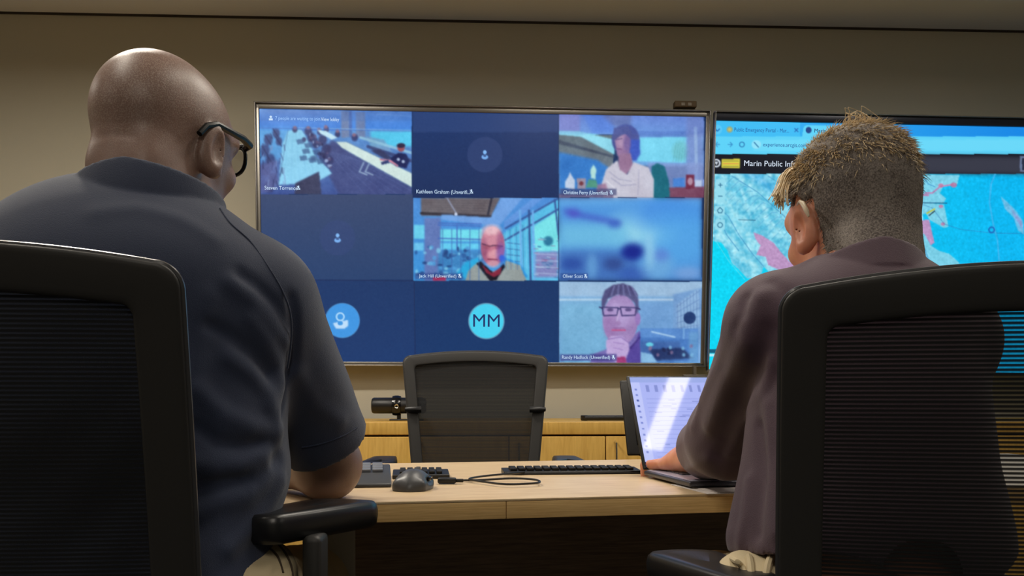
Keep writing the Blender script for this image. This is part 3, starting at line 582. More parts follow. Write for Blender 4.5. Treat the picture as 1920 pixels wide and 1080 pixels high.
# right-hand map
c.poly([(1700, 326), (1799, 328), (1795, 345), (1768, 350), (1762, 362), (1774, 372), (1768, 382), (1750, 380), (1700, 385)], LAND, 1, .8)
c.poly([(1700, 380), (1730, 378), (1770, 384), (1775, 408), (1778, 425), (1770, 428), (1742, 412), (1736, 400), (1724, 404), (1735, 440), (1745, 460), (1760, 470), (1780, 476), (1798, 492), (1812, 530), (1700, 530)], LAND, 1, .8)
for pts, w in ((((1735, 362), (1748, 362), (1762, 350), (1786, 346)), 3), (((1724, 365), (1740, 366)), 4)): c.line(pts, w, (190, 130, 180), .9)
for x, y, r in ((1764, 348, 5), (1788, 347, 6), (1764, 387, 4), (1768, 420, 4)): c.el(x, y, r, r*.8, (196, 120, 160), .85, .4)
c.poly([(1722, 413), (1742, 412), (1752, 455), (1745, 460), (1734, 440), (1722, 432)], PK, 1, .7)
c.line([(1720, 380), (1775, 381)], 1.6, (30, 80, 120), .9); c.line([(1728, 383), (1748, 390), (1770, 420), (1800, 430), (1860, 437), (1925, 438)], 1.3, (60, 120, 180), .6); c.line([(1738, 400), (1752, 392)], 3, (200, 196, 60), .9); c.line([(1742, 404), (1752, 396)], 2, (20, 30, 40), .9)
c.line([(1866, 326), (1858, 345), (1855, 380), (1862, 420), (1870, 450), (1874, 500), (1874, 700)], 3.2, (60, 178, 236), .9); c.ring(1859, 431, 5, 3, (30, 90, 180), .8)
c.poly([(1876, 368), (1890, 380), (1905, 395), (1918, 415), (1920, 440), (1908, 432), (1900, 408), (1884, 392)], (120, 190, 230), .9, 1); c.poly([(1895, 390), (1916, 415), (1916, 430), (1903, 408)], (150, 150, 210), .7, 1)
c.poly([(1960, 330), (2160, 330), (2180, 560), (2050, 640), (1990, 500)], LAND, .9, 2); c.noise(5, 1.2)
for pts in (((1724, 440), (1735, 470), (1745, 500)), ((1712, 420), (1722, 460), (1728, 500)), ((1730, 330), (1740, 345), (1752, 350))): c.line(pts, 1.5, (60, 140, 200), .8)
for y, g in ((347, 0), (368, 1), (394, 2), (422, 3)): pass
c.rect(1342, 337, 1359, 380, (150, 220, 238), .95, .6); c.rect(1341, 386, 1359, 404, (150, 220, 238), .95, .6); c.rect(1341, 412, 1359, 431, (150, 220, 238), .95, .6)
c.line([(1347, 347), (1354, 347)], 1.3, (30, 90, 130)); c.line([(1350.5, 343.5), (1350.5, 350.5)], 1.3, (30, 90, 130)); c.line([(1347, 368), (1354, 368)], 1.3, (30, 90, 130)); c.ring(1350, 422, 4.5, 1.3, (30, 90, 130)); c.line([(1345, 394), (1350, 389), (1355, 394), (1353, 399), (1347, 399), (1345, 394)], 1.3, (30, 90, 130))
c.rect(1326, 655, 1360, 662, (20, 60, 90), .8, .6); c.rect(1328, 663, 1352, 668, (200, 240, 250), .9, .6)
c.setclip(); c.I = gauss(c.I, .55); DZ1 = -.014; s2 = c.build('screen', t2, dz=DZ1)
for tx, x, y, h, w, m in (('Public Emergency Portal - Mar...', 1376, 243.5, 7, 101, E_blue), ('Marin Public Inform...', 1526, 245.5, 7, 84, E_navy), ('experience.arcgis.com/t...', 1430, 271.5, 7, 92, E_blue), ('Marin Public Information Map', 1394, 306.5, 10, 172, E_white)):
    stext(c, s2, tx, x, y, h, m, 'LEFT', w, depth=3.9)
# little sensor on top of the screens, bracket below
t = empty('sensor_box', P(1284, 200, 3.84), YAW, label='small brown sensor box on top of the left wall screen', cat='sensor')
MB().box((0, 0, .006), (.094, .04, .026), .004).build('sensor_body', mat('brown_plastic', rgb(104, 84, 56), .6), t)
b = MB(); b.box((-.012, -.021, .004), (.016, .004, .014), .002); b.box((.016, -.021, .004), (.016, .004, .014), .002); b.build('sensor_window', mat('grey_lens', rgb(150, 140, 125), .3), t)
t = empty('wall_bracket', P(1300, 705, 3.90), YAW, label='grey metal cable bracket below the gap between the wall screens', cat='bracket')
b = MB(); b.box((0, -.02, .024), (.012, .02, .04)); b.box((.03, -.02, 0), (.16, .02, .010), .001); b.box((-.045, -.02, -.02), (.010, .02, .045), .001); b.box((.10, -.02, -.02), (.010, .02, .045), .001); b.box((.03, .0, -.02), (.15, .03, .04)); b.build('bracket_arm', M_silver, t)
# ================================================================== desk
DY = math.radians(12.2); DO = Pz(960, 935, .745); DO = Vector((DO.x, DO.y, 0))   # desk near edge, measured point
def dk(u, v, z=0): return Vector((DO.x+u*math.cos(DY)-v*math.sin(DY), DO.y+u*math.sin(DY)+v*math.cos(DY), z))
DZ = .745; DD = .74
t = empty('desk', dk(0, 0), DY, label='wide light oak laminate desk with dark walnut front panel', cat='desk')
b = MB(); b.box((.15, DD/2, DZ-.002), (2.7, DD, .004), .001); b.build('desktop', M_desk, t)
b = MB(); b.box((-.6045, DD/2, DZ-.017), (1.1905, DD, .0255), .0006); b.box((.7465, DD/2, DZ-.017), (1.5095, DD, .0255), .0006); b.build('edge_band', M_edge, t)
MB().box((.30, .50, .36), (1.06, .02, .70), .001).build('modesty_panel', M_panel, t)
MB().box((.145, .3, .36), (.02, .56, .70)).build('side_panel', M_panel, t) if False else None
for u, w_ in ((-.262, .095), (1.3, .06), (-1.1, .06)):
    g = MB(); g.box((u, .40, .365), (w_, .06, .70), .004); g.box((u, .36, .015), (.07, .66, .03), .008); g.box((u, .36, DZ-.04), (.05, .6, .025), .003); g.build('leg', M_greyleg, t)
# ================================================================== office chairs
def mesh_fabric(name, per, open_, a_thread, a_gap):
    m, N, L, b = nmat(name); b.inputs['Base Color'].default_value = rgb(10, 13, 17); b.inputs['Roughness'].default_value = .85
    tc = N.new('ShaderNodeTexCoord'); sp = N.new('ShaderNodeSeparateXYZ'); L.new(tc.outputs['Object'], sp.inputs[0])
    mu = N.new('ShaderNodeMath'); mu.operation = 'MULTIPLY'; mu.inputs[1].default_value = 1/per; L.new(sp.outputs['Z'], mu.inputs[0])
    fr = N.new('ShaderNodeMath'); fr.operation = 'FRACT'; L.new(mu.outputs[0], fr.inputs[0])
    lt = N.new('ShaderNodeMapRange'); lt.inputs['From Min'].default_value = open_-.12; lt.inputs['From Max'].default_value = open_+.12; lt.inputs['To Min'].default_value = a_gap; lt.inputs['To Max'].default_value = a_thread
    L.new(fr.outputs[0], lt.inputs['Value']); L.new(lt.outputs[0], b.inputs['Alpha']); return m
M_mesh = mesh_fabric('chair_mesh', .0043, .40, .985, .64)
M_pipe = mat('frame_edge', rgb(60, 60, 62), .3)
M_meshd = mesh_fabric('chair_mesh_dense', .0043, .3, .975, .91)
def chair(loc, rz, label, arms, mm, w=.226, wb=.212, zt=1.035, zb=.50, recl=.11, fw=.042, knob=1):
    t = empty('office_chair', loc, rz, label=label, cat='office chair', group=None)
    def surf(x, z, off=0):
        f = (z-zb)/(zt-zb); return Vector((x, -.175-recl*max(f, 0)**1.3-.022*(1-(x/.226)**2)+off, z))
    def outline(ins, rt, rb):
        hw = lambda z: wb+(w-wb)*((z-zb)/(zt-zb))-ins
        top = lambda x: zt-.020*(x/.226)**2-.6*0-ins; bot = zb+ins
        pts = []; zc = top(w-ins)-rt
        for i in range(21): x = (w-ins-rt)*(i/20); pts.append((x, top(x)))
        X = hw(zc)-rt; zz = top(X)-rt
        for i in range(1, 8): a = PI/2*(1-i/8); pts.append((X+rt*math.cos(a), zz+rt*math.sin(a)))
        for i in range(25): z = zz+(bot+rb-zz)*i/24; pts.append((hw(z), z))
        for i in range(1, 8): a = -PI/2*i/8; pts.append((hw(bot+rb)-rb+rb*math.cos(a), bot+rb+rb*math.sin(a)))
        for i in range(11): pts.append(((hw(bot)-rb)*(1-i/10), bot))
        return pts
    O = outline(0, .022, .05); I = outline(fw, .012, .03)
    full = lambda Q: Q+[(-x, z) for x, z in Q[::-1][1:-1]]
    O, I = full(O), full(I); n = len(O); K = 20; v = []; f = []
    for (ox, oz), (ix, iz) in zip(O, I):
        for k in range(K):
            a = 2*PI*k/K; s = .5-.5*math.copysign(abs(math.cos(a))**.4, math.cos(a)); th = .0085*math.copysign(abs(math.sin(a))**.4, math.sin(a))
            v.append(surf(ox+(ix-ox)*s, oz+(iz-oz)*s, th))
    for i in range(n):
        for k in range(K): f.append((i*K+k, i*K+(k+1) % K, ((i+1) % n)*K+(k+1) % K, ((i+1) % n)*K+k))
    MB().add(v, f).build('back_frame', M_black2, t, ang=60)
    rim = MB(); rim.tube([surf(x*.997, z-.0005, 0) for x, z in O], .0036, 8, closed=True); rim.build('frame_piping', M_pipe, t, label='glossier rounded edge of the back frame')
    # mesh panel
    v = []; f = []; rows = 60; cols = 24
    Ih = outline(.036, .012, .03)
    for r in range(rows+1):
        z = zb+fw-.006+(zt-fw-zb-fw+.012)*r/rows
        for q in range(cols+1):
            hw = wb+(w-wb)*((z-zb)/(zt-zb))-fw+.006; x = hw*(2*q/cols-1); zz = min(z, zt-.020*(x/.226)**2-fw+.005); v.append(surf(x, zz, 0))
    for r in range(rows):
        for q in range(cols): a = r*(cols+1)+q; f.append((a, a+1, a+cols+2, a+cols+1))
    MB().add(v, f).build('mesh_panel', mm, t)
    for s in ((-1, 1) if knob else ()):
        lb = MB(); lb.tube([surf(s*.165, .855, .02), surf(s*.195, .855, .017), surf(s*.213, .855, .008)], [.010, .010, .007], 10); lb.build('lumbar_knob', M_black, t)
    # spine, seat, mechanism
    sp = MB(); sp.tube([surf(0, .60, -.025), surf(0, .52, -.03), Vector((0, -.2, .44)), Vector((0, -.05, .405)), Vector((0, .05, .40))], [.02, .028, .03, .03, .03], 12)
    sp.box((0, .0, .405), (.22, .24, .05), .015); sp.build('tilt_mechanism', M_black, t)
    s = MB(); bmh = bmesh.new(); bmesh.ops.create_cube(bmh, size=1)
    bmesh.ops.subdivide_edges(bmh, edges=bmh.edges[:], cuts=9, use_grid_fill=True)
    for vv in bmh.verts:
        x, y, z = vv.co*2; k = (abs(x)**5+abs(y)**5+abs(z)**3)**(1/4.2) or 1; x, y, z = x/max(k, .8), y/max(k, .8), z/max(k, .8)
        vv.co = Vector((x*.25, y*.24+.03, .462+z*.036-(.02*max(0, y-.5)**2*4)))
    s.bm(bmh).build('seat', M_seat, t)
    g = MB(); g.lathe([(.028, .10), (.028, .24), (.02, .24), (.02, .40)], 20); g.build('gas_column', M_gloss, t)
    for k in range(5):
        a = 2*PI*k/5+.3; l = MB(); d = Vector((math.cos(a), math.sin(a), 0))
        l.tube([d*.02+Vector((0, 0, .115)), d*.12+Vector((0, 0, .11)), d*.30+Vector((0, 0, .075))], [.03, .024, .016], 10); lg = l.build('base_arm', M_black, t)
        cs = MB(); c0 = d*.30+Vector((0, 0, .028)); Mr = Matrix.Translation(c0) @ Matrix.Rotation(a+PI/2, 4, 'Z') @ Matrix.Rotation(PI/2, 4, 'Y')
        for o_ in (-.016, .016): cs.lathe([(.018, -.007), (.027, -.006), (.027, .006), (.018, .007)], 18, Mr @ Matrix.Translation((0, 0, o_)))
        cs.tube([c0+Vector((0, 0, 0)), c0+Vector((0, 0, .05))], .006, 8); cs.tube([Mr @ Vector((0, 0, -.02)), Mr @ Vector((0, 0, .02))], .005, 8); cs.build('caster', M_black, lg)
    for side, pz, py, toe, flare in arms:
        a = MB(); x = side*.280
        a.tube([(side*.12, .02, .40), (side*.24, .02, .40), (x, .02, .43), (x, .025, .50)], [.02, .02, .024, .024], 12)
        a.box((x, .03, .56), (.032, .066, .16), .012); a.box((x, .03, (.58+pz-.03)/2), (.024, .05, pz-.03-.58), .008)
        pr = a.build('arm_post', M_black2, t)
        # pad: tapered rounded outline
        pd = MB(); out = []
        L_, hw0, hw1 = .238, .036, .050
        for i in range(13): th = -PI/2+PI*i/12; out.append((hw1*math.sin(th)*-1*-1, L_/2-.045+.045*math.cos(th)))
        out = [(hw1*math.cos(PI*i/14), L_/2-.05+.05*math.sin(PI*i/14)) for i in range(15)]
        out += [(-hw0+0*i, -L_/2+.03-.03*math.sin(PI*i/2)) for i in (0,)]+[(-hw0*math.cos(PI*i/10), -L_/2+.02-.02*math.sin(PI*i/10)) for i in range(1, 11)]
        Mx = Matrix.Translation((x+flare, py, pz)) @ Matrix.Rotation(toe, 4, 'Z'); m_ = len(out); v = []; f = []
        for sc, zz in ((.0, -.036), (.84, -.036), (.97, -.030), (1, -.020), (1, -.012), (.965, -.004), (.88, 0), (.6, .0), (.0, -.002)):
            for (ox, oy) in out:
                q = Vector((ox*sc, oy*(1-(1-sc)*.35) if sc > .5 else oy*sc*.8, zz)); q.z += -.012*max(0, (oy/L_+.0))**2*2
                v.append(Mx @ q)
        for i in range(8):
            for j in range(m_): f.append((i*m_+j, i*m_+(j+1) % m_, (i+1)*m_+(j+1) % m_, (i+1)*m_+j))
        pd.add(v, f).build('arm_pad', mat('arm_pad_rubber', rgb(26, 27, 30), .33), t, ang=50)
    return t
chair((-.525, 1.10, 0), 0.0, 'black mesh office chair at left, under the bald person', [(1, .757, .085, -.42, -.018), (-1, .757, .085, .42, .018)], M_mesh, knob=0)
chair((.520, 1.125, 0), -.13, 'black mesh office chair at right, under the grey-haired person', [(-1, .694, -.03, .40, .008), (1, .694, -.03, -.40, -.008)], M_mesh, knob=0, zt=1.019)
chair((-.105, 2.555, 0), PI+.03, 'empty black mesh office chair on the far side of the desk', [(-1, .722, .02, 0, .02), (1, .722, .02, 0, -.02)], M_meshd, zb=.52, wb=.176, recl=.08, fw=.033)
# ================================================================== things on the desk
def on(px, py, z=DZ+.0): p = Pz(px, py, z); return Vector((p.x, p.y, z))
# keyboard with raised back edge (left)
def keyboard(name, label, cx, rz, w, d, h0, h1, m, keym, rows, cols, group=None, pitchk=.019, keyh=.005, rest=0):
    t = empty(name, cx, rz, label=label, cat='keyboard'); b = MB()
    prof = [(-d/2-rest, .0), (-d/2-rest, .006), (-d/2, h0), (d/2, h1), (d/2, 0)]; v = []
    n = len(prof)
    for s in (-1, 1): v += [(s*w/2, y, z) for y, z in prof]
    b.add(v, [tuple(range(n))[::-1], tuple(range(n, 2*n))]+[(i, (i+1) % n, n+(i+1) % n, n+i) for i in range(n)]); o = b.build('keyboard_body', m, t)
    bv = o.modifiers.new('b', 'BEVEL'); bv.width = .0025; bv.segments = 3
    k = MB(); sl = math.atan2(h1-h0, d)
    for r in range(rows):
        for q in range(cols):
            x = -w/2+.012+(q+.5)*(w-.024)/cols; y = -d/2+.008+(r+.5)*(d-.016)/rows; z = h0+(y+d/2)/d*(h1-h0)+keyh/2
            k.box((0, 0, 0), ((w-.024)/cols-.003, (d-.016)/rows-.003, keyh), .0012, M=Matrix.Translation((x, y, z)) @ Matrix.Rotation(sl, 4, 'X'), seg=2)
    k.build('keys', keym, t); return t
kc = on(610, 893); kc.z = DZ
keyboard('keyboard', 'dark grey keyboard with sloping front, beside the mouse', Pz(734, 914, DZ)+Matrix.Rotation(DY-.06, 3, 'Z') @ Vector((-.18, .085, 0)), DY-.06, .36, .08, .020, .030, M_dgrey, mat('grey_keys', rgb(118, 122, 130), .4), 4, 16, rest=.045)
keyboard('keyboard', 'small flat black keypad behind the mouse', Pz(846, 898, DZ)+Matrix.Rotation(DY-.1, 3, 'Z') @ Vector((-.055, .0375, 0)), DY-.1, .105, .07, .008, .013, M_black, M_black, 5, 6)
keyboard('keyboard', 'long low black keyboard left of the laptop', Pz(1072, 890, DZ)+Vector((0, .03, 0)), DY-.11, .27, .060, .007, .010, M_black, M_black, 5, 15)
# mouse
def mouse():
    cx = Pz(770, 922, DZ); t = empty('computer_mouse', (cx.x, cx.y+.045, DZ), -.1, label='black computer mouse on the desk beside the grey keyboard', cat='computer mouse'); t.scale = (.86, .86, .88)
    def f(p):
        d = ell(p, (0, -.004, .002), (.036, .058, .036)); d = smin(d, bxs(p, (0, -.002, .008), (.032, .050, .014), .012), .008)
        d = smax(d, ell(p, (.052, .0, .02), (.022, .04, .02)), .008) if False else d
        d = smax(d, -cap(p, (.040, -.02, .022), (.040, .022, .020), .012, .012), .004)
        d = np.maximum(d, -p[:, 2]+.0); d = np.maximum(d, -(np.abs(p[:, 0]-.002)-.0007+0*p[:, 1])+np.where((p[:, 1] > .012) & (p[:, 2] > .02), 0, -1))
        return d
    me = sdf_mesh('mouse_body', f, np.arange(-.05, .05, .0016), np.arange(-.07, .07, .0016), np.arange(-.006, .05, .0016))
    link('mouse_body', me, mat('mouse_grey', rgb(72, 74, 78), .38), t)
    w = MB(); w.lathe([(.002, -.004), (.009, -.0035), (.009, .0035), (.002, .004)], 20, Matrix.Translation((.002, .034, .030)) @ Matrix.Rotation(PI/2, 4, 'Y')); w.build('scroll_wheel', M_dgrey, t)
    s = MB(); s.box((.031, .0, .020), (.006, .03, .008), .002); s.build('side_buttons', M_gloss, t)
mouse()
# cable loop
t = MB(); pts = []
ctrl = [(850, 901, 0), (900, 900, .001), (960, 897, .002), (1000, 899, .003), (1012, 903, .003), (1002, 906, .003), (950, 908, .002), (905, 903, .002), (880, 898, .003), (905, 893, .003), (945, 889, .003), (1000, 884, .002)]
W3 = [Pz(x, y, DZ+.003+z) for x, y, z in ctrl]
def cr(P_, n=8):
    out = []
    for i in range(len(P_)-1):
        a, b_, c_, d_ = P_[max(i-1, 0)], P_[i], P_[i+1], P_[min(i+2, len(P_)-1)]
        for k in range(n):
            s = k/n; out.append(.5*((2*b_)+(c_-a)*s+(2*a-5*b_+4*c_-d_)*s*s+(3*b_-a-3*c_+d_)*s**3))
    return out+[P_[-1]]
t.tube(cr(W3), .0019, 8)
e = empty('charging_cable', (W3[0].x, W3[0].y, DZ), label='thin black cable looped on the desk right of the mouse', cat='cable')
o = t.build('cord', M_black, e); o.matrix_parent_inverse = Matrix.Translation(-e.location)
b = MB(); q = Pz(838, 901, DZ+.006); b.box(tuple(q), (.032, .014, .010), .003); b.box(tuple(q+Vector((.022, 0, 0))), (.014, .007, .006), .002); o = b.build('plug', M_black, e); o.matrix_parent_inverse = Matrix.Translation(-e.location)
# laptop
LW = math.radians(11); LH = Pz(1207, 883, DZ+.012); LP = Matrix.Translation((LH.x, LH.y, DZ)) @ Matrix.Rotation(LW, 4, 'Z')
lt = bpy.data.objects.new('laptop', None); COL.objects.link(lt); lt.matrix_world = LP; meta(lt, 'open silver laptop the grey-haired person types on', 'laptop')
LWd, LDp, LL = .345, .225, .205
MB().box((LWd/2, -LDp/2, .0085), (LWd, LDp, .009), .003).build('laptop_base', mat('dark_aluminium', rgb(84, 84, 92), .35, metal=.6), lt)
b = MB(); b.box((LWd/2, -LDp/2, .0134), (LWd-.01, LDp-.008, .0012), .0005); deck = b.build('palm_rest', mat('light_aluminium', rgb(176, 176, 196), .3, metal=.4), lt, label='pale silver deck')
k = MB()
for r in range(5):
    for q in range(14): k.box((.028+(q+.5)*.0207, -.03-r*.0195, .0150), (.0175, .0165, .0022), .001, seg=1)
k.build('keys', M_key, lt)
tilt = math.radians(30); LM = Matrix.Translation((0, .0, .016)) @ Matrix.Rotation(-tilt, 4, 'X')
lid = MB(); lid.box((LWd/2, .004, LL/2), (LWd, .006, LL), .003, M=LM); lo = lid.build('laptop_lid', M_black, lt)
c = Canvas(LP @ LM @ Matrix.Translation((LWd/2, .0003, LL/2)), LWd-.010, LL-.010, 300, 190)
c.rect(0, 0, 4000, 4000, (176, 186, 250)); U, Vv = c.U, c.V
def lr(u0, v0, u1, v1, col, a=1.0):
    m = ((U >= u0) & (U < u1) & (Vv <= v1) & (Vv > v0)).astype(float); c.put(gauss(m, .6), col, a)
hw, hh = (LWd-.01)/2, (LL-.01)/2
lr(-hw, hh-.012, hw, hh, (160, 176, 236)); lr(-hw, -hh, -hw+.018, hh-.012, (196, 204, 255))
for r in range(12): lr(-hw+.006, hh-.03-r*.0125, -hw+.011, hh-.026-r*.0125, (60, 80, 160) if r in (2, 3) else (120, 134, 210), .9)
for r in range(14): lr(-hw+.026, hh-.05-r*.0098, hw-.01, hh-.0488-r*.0098, (140, 152, 226), .8)
for q in range(10): lr(-hw+.03+q*.018, hh-.034, -hw+.036+q*.018, hh-.018, (120, 132, 200), .7); lr(-hw+.027+q*.018, hh-.05, -hw+.028+q*.018, -hh+.03, (150, 160, 232), .6)
for k_ in range(70): u = -hw+.03+rng.random()*.28; v = -hh+.03+rng.random()*.12; lr(u, v, u+.008+.012*rng.random(), v+.002, (126, 138, 206), .7)
lr(-hw, -hh, hw, -hh+.009, (24, 30, 60))
for q in range(14): lr(-hw+.008+q*.0235, -hh+.001, -hw+.016+q*.0235, -hh+.008, [(230, 120, 60), (60, 130, 220), (200, 60, 80), (230, 230, 240)][q % 4])
lr(hw-.1, -hh+.006, hw, -hh+.02, (230, 190, 190), .5)
sc = c.build('laptop_screen', lo, gloss=.04, strength=.95); sc.matrix_local = LM @ Matrix.Translation((LWd/2, .0003, LL/2))
# black slab monitor directly behind
a0 = Pz(1178, 859, DZ); mt = bpy.data.objects.new('tablet_monitor', None); COL.objects.link(mt); mt.matrix_world = Matrix.Translation((a0.x, a0.y, DZ)) @ Matrix.Rotation(math.radians(10), 4, 'Z'); meta(mt, 'black-framed portable monitor standing right behind the silver laptop', 'monitor')
Mt = Matrix.Translation((0, 0, .008)) @ Matrix.Rotation(-math.radians(20), 4, 'X')
MB().box((.17, .006, .098), (.34, .010, .196), .004, M=Mt).build('monitor_frame', M_black, mt)
MB().box((.17, .0005, .10), (.29, .001, .15), M=Mt).build('monitor_glass', M_gloss, mt)
b = MB(); b.box((.17, .03, .003), (.24, .09, .006), .002); b.tube([(.17, .05, .004), (.17, .05, .10)], .006, 8); b.build('monitor_stand', M_black, mt)
# paper
p0 = Pz(1360, 922, DZ)
b = MB(); b.box((0, 0, .0008), (.21, .15, .0012), .0003); b.box((.01, .01, .002), (.20, .15, .0008), .0003, M=Matrix.Rotation(.05, 4, 'Z')); b.build('paper_sheets', mat('paper', rgb(205, 196, 190), .8), loc=(p0.x+.05, p0.y+.055, DZ), rot=(0, 0, DY), label='white paper sheets on the desk under the laptop front edge', cat='paper')
# ================================================================== things on the credenza
q = room(0, 0); ct = P(748, 760, 3.50)
t = empty('conference_camera', (ct.x, ct.y, .80), YAW, label='black cylindrical conference camera on the maple credenza', cat='camera')
b = MB(); Mr = Matrix.Translation((0, 0, .058)) @ Matrix.Rotation(PI/2, 4, 'Y'); r0 = .031
b.lathe([(.02, -.105), (r0-.004, -.103), (r0, -.096), (r0, -.02), (r0-.004, -.018), (r0-.004, .0), (r0, .002), (r0, .09), (r0-.004, .103), (.02, .105)], 28, Mr); b.build('camera_body', M_black, t)
g = MB(); g.lathe([(.030, -.024), (.037, -.022), (.039, -.012), (.039, .0), (.036, .010), (.03, .012)], 32, Mr @ Matrix.Translation((0, 0, -.002))); rg = g.build('mounting_ring', M_gloss, t)
l = MB(); l.lathe([(.001, 0), (.006, .001), (.008, .003), (.009, .0)], 16, Matrix.Translation((-.006, -.038, .055)) @ Matrix.Rotation(PI/2, 4, 'X')); l.build('lens', M_chrome, t)
b = MB(); b.tube([(0, 0, .004), (0, 0, .03)], .008, 12); b.box((.03, 0, .003), (.13, .05, .006), .002); b.build('stand', M_black, t)
q = P(1150, 771.5, 3.48)
b = MB(); b.box((0, 0, .011), (.23, .05, .018), .007); b.lathe([(.012, 0), (.014, .004), (.014, .018), (.012, .02)], 20, Matrix.Translation((-.112, 0, .001)))
b.build('remote_control', M_black, loc=(q.x, q.y, .80), rot=(0, 0, YAW), label='slim black remote control lying on the maple credenza', cat='remote control')
# ================================================================== people
def head_sdf(T, s=1.0, bald=True):
    Rr, C = T
    def f(p):
        q = ((p-C) @ Rr)/s
        d = ell(q, (0, -.012, .030), (.077, .098, .088))
        d = smin(d, ell(q, (0, .030, .012), (.068, .066, .082)), .03)
        d = smin(d, ell(q, (0, .040, -.050), (.056, .054, .062)), .03)
        d = smin(d, sph(q, (0, .080, -.098), .022), .03)
        d = smin(d, cap(q, (-.050, .005, -.072), (-.022, .072, -.100), .018, .018), .025)
        d = smin(d, cap(q, (.050, .005, -.072), (.022, .072, -.100), .018, .018), .025)
        d = smin(d, cap(q, (-.045, .078, .028), (.045, .078, .028), .016, .016), .02)      # brow
        for x in (-.031, .031):
            d = smax(d, -sph(q, (x, .108, .008), .020), .014); d = smin(d, sph(q, (x, .081, .008), .0135), .003)
            d = smin(d, ell(q, (x*1.35, .072, -.025), (.020, .018, .016)), .02)
        d = smin(d, cap(q, (0, .092, .018), (0, .118, -.022), .007, .012), .012)
        for x in (-.012, .012): d = smin(d, sph(q, (x, .104, -.028), .009), .008)
        d = smin(d, ell(q, (0, .094, -.058), (.024, .010, .006)), .005); d = smin(d, ell(q, (0, .092, -.068), (.020, .010, .007)), .005)
        d = np.maximum(d, -ell(q, (0, .104, -.0625), (.026, .012, .0016)))
        if bald:   # folds at the back of the skull
            d = smin(d, cap(q, (-.028, -.070, -.050), (.028, -.070, -.050), .020, .020), .03)
            d = smax(d, -cap(q, (-.05, -.101, -.026), (.05, -.101, -.026), .005, .005), .012)
        for sx in (-1, 1):   # ears
            R2 = rotm(sx*-.42 if sx > 0 else .42, -.12, 0); ec = V3(sx*.083, -.010, -.014)
            e = ell(q, ec, (.0075, .019, .034), R2); e = smin(e, ell(q, ec+V3(sx*-.001, .006, -.026), (.007, .012, .013), R2), .006)
            bowl = ell(q, ec+V3(sx*.010, .004, .001), (.009, .012, .023), R2)
            e = smax(e, -bowl, .004)
            d = smin(d, e, .007)
        return d*s
    return f
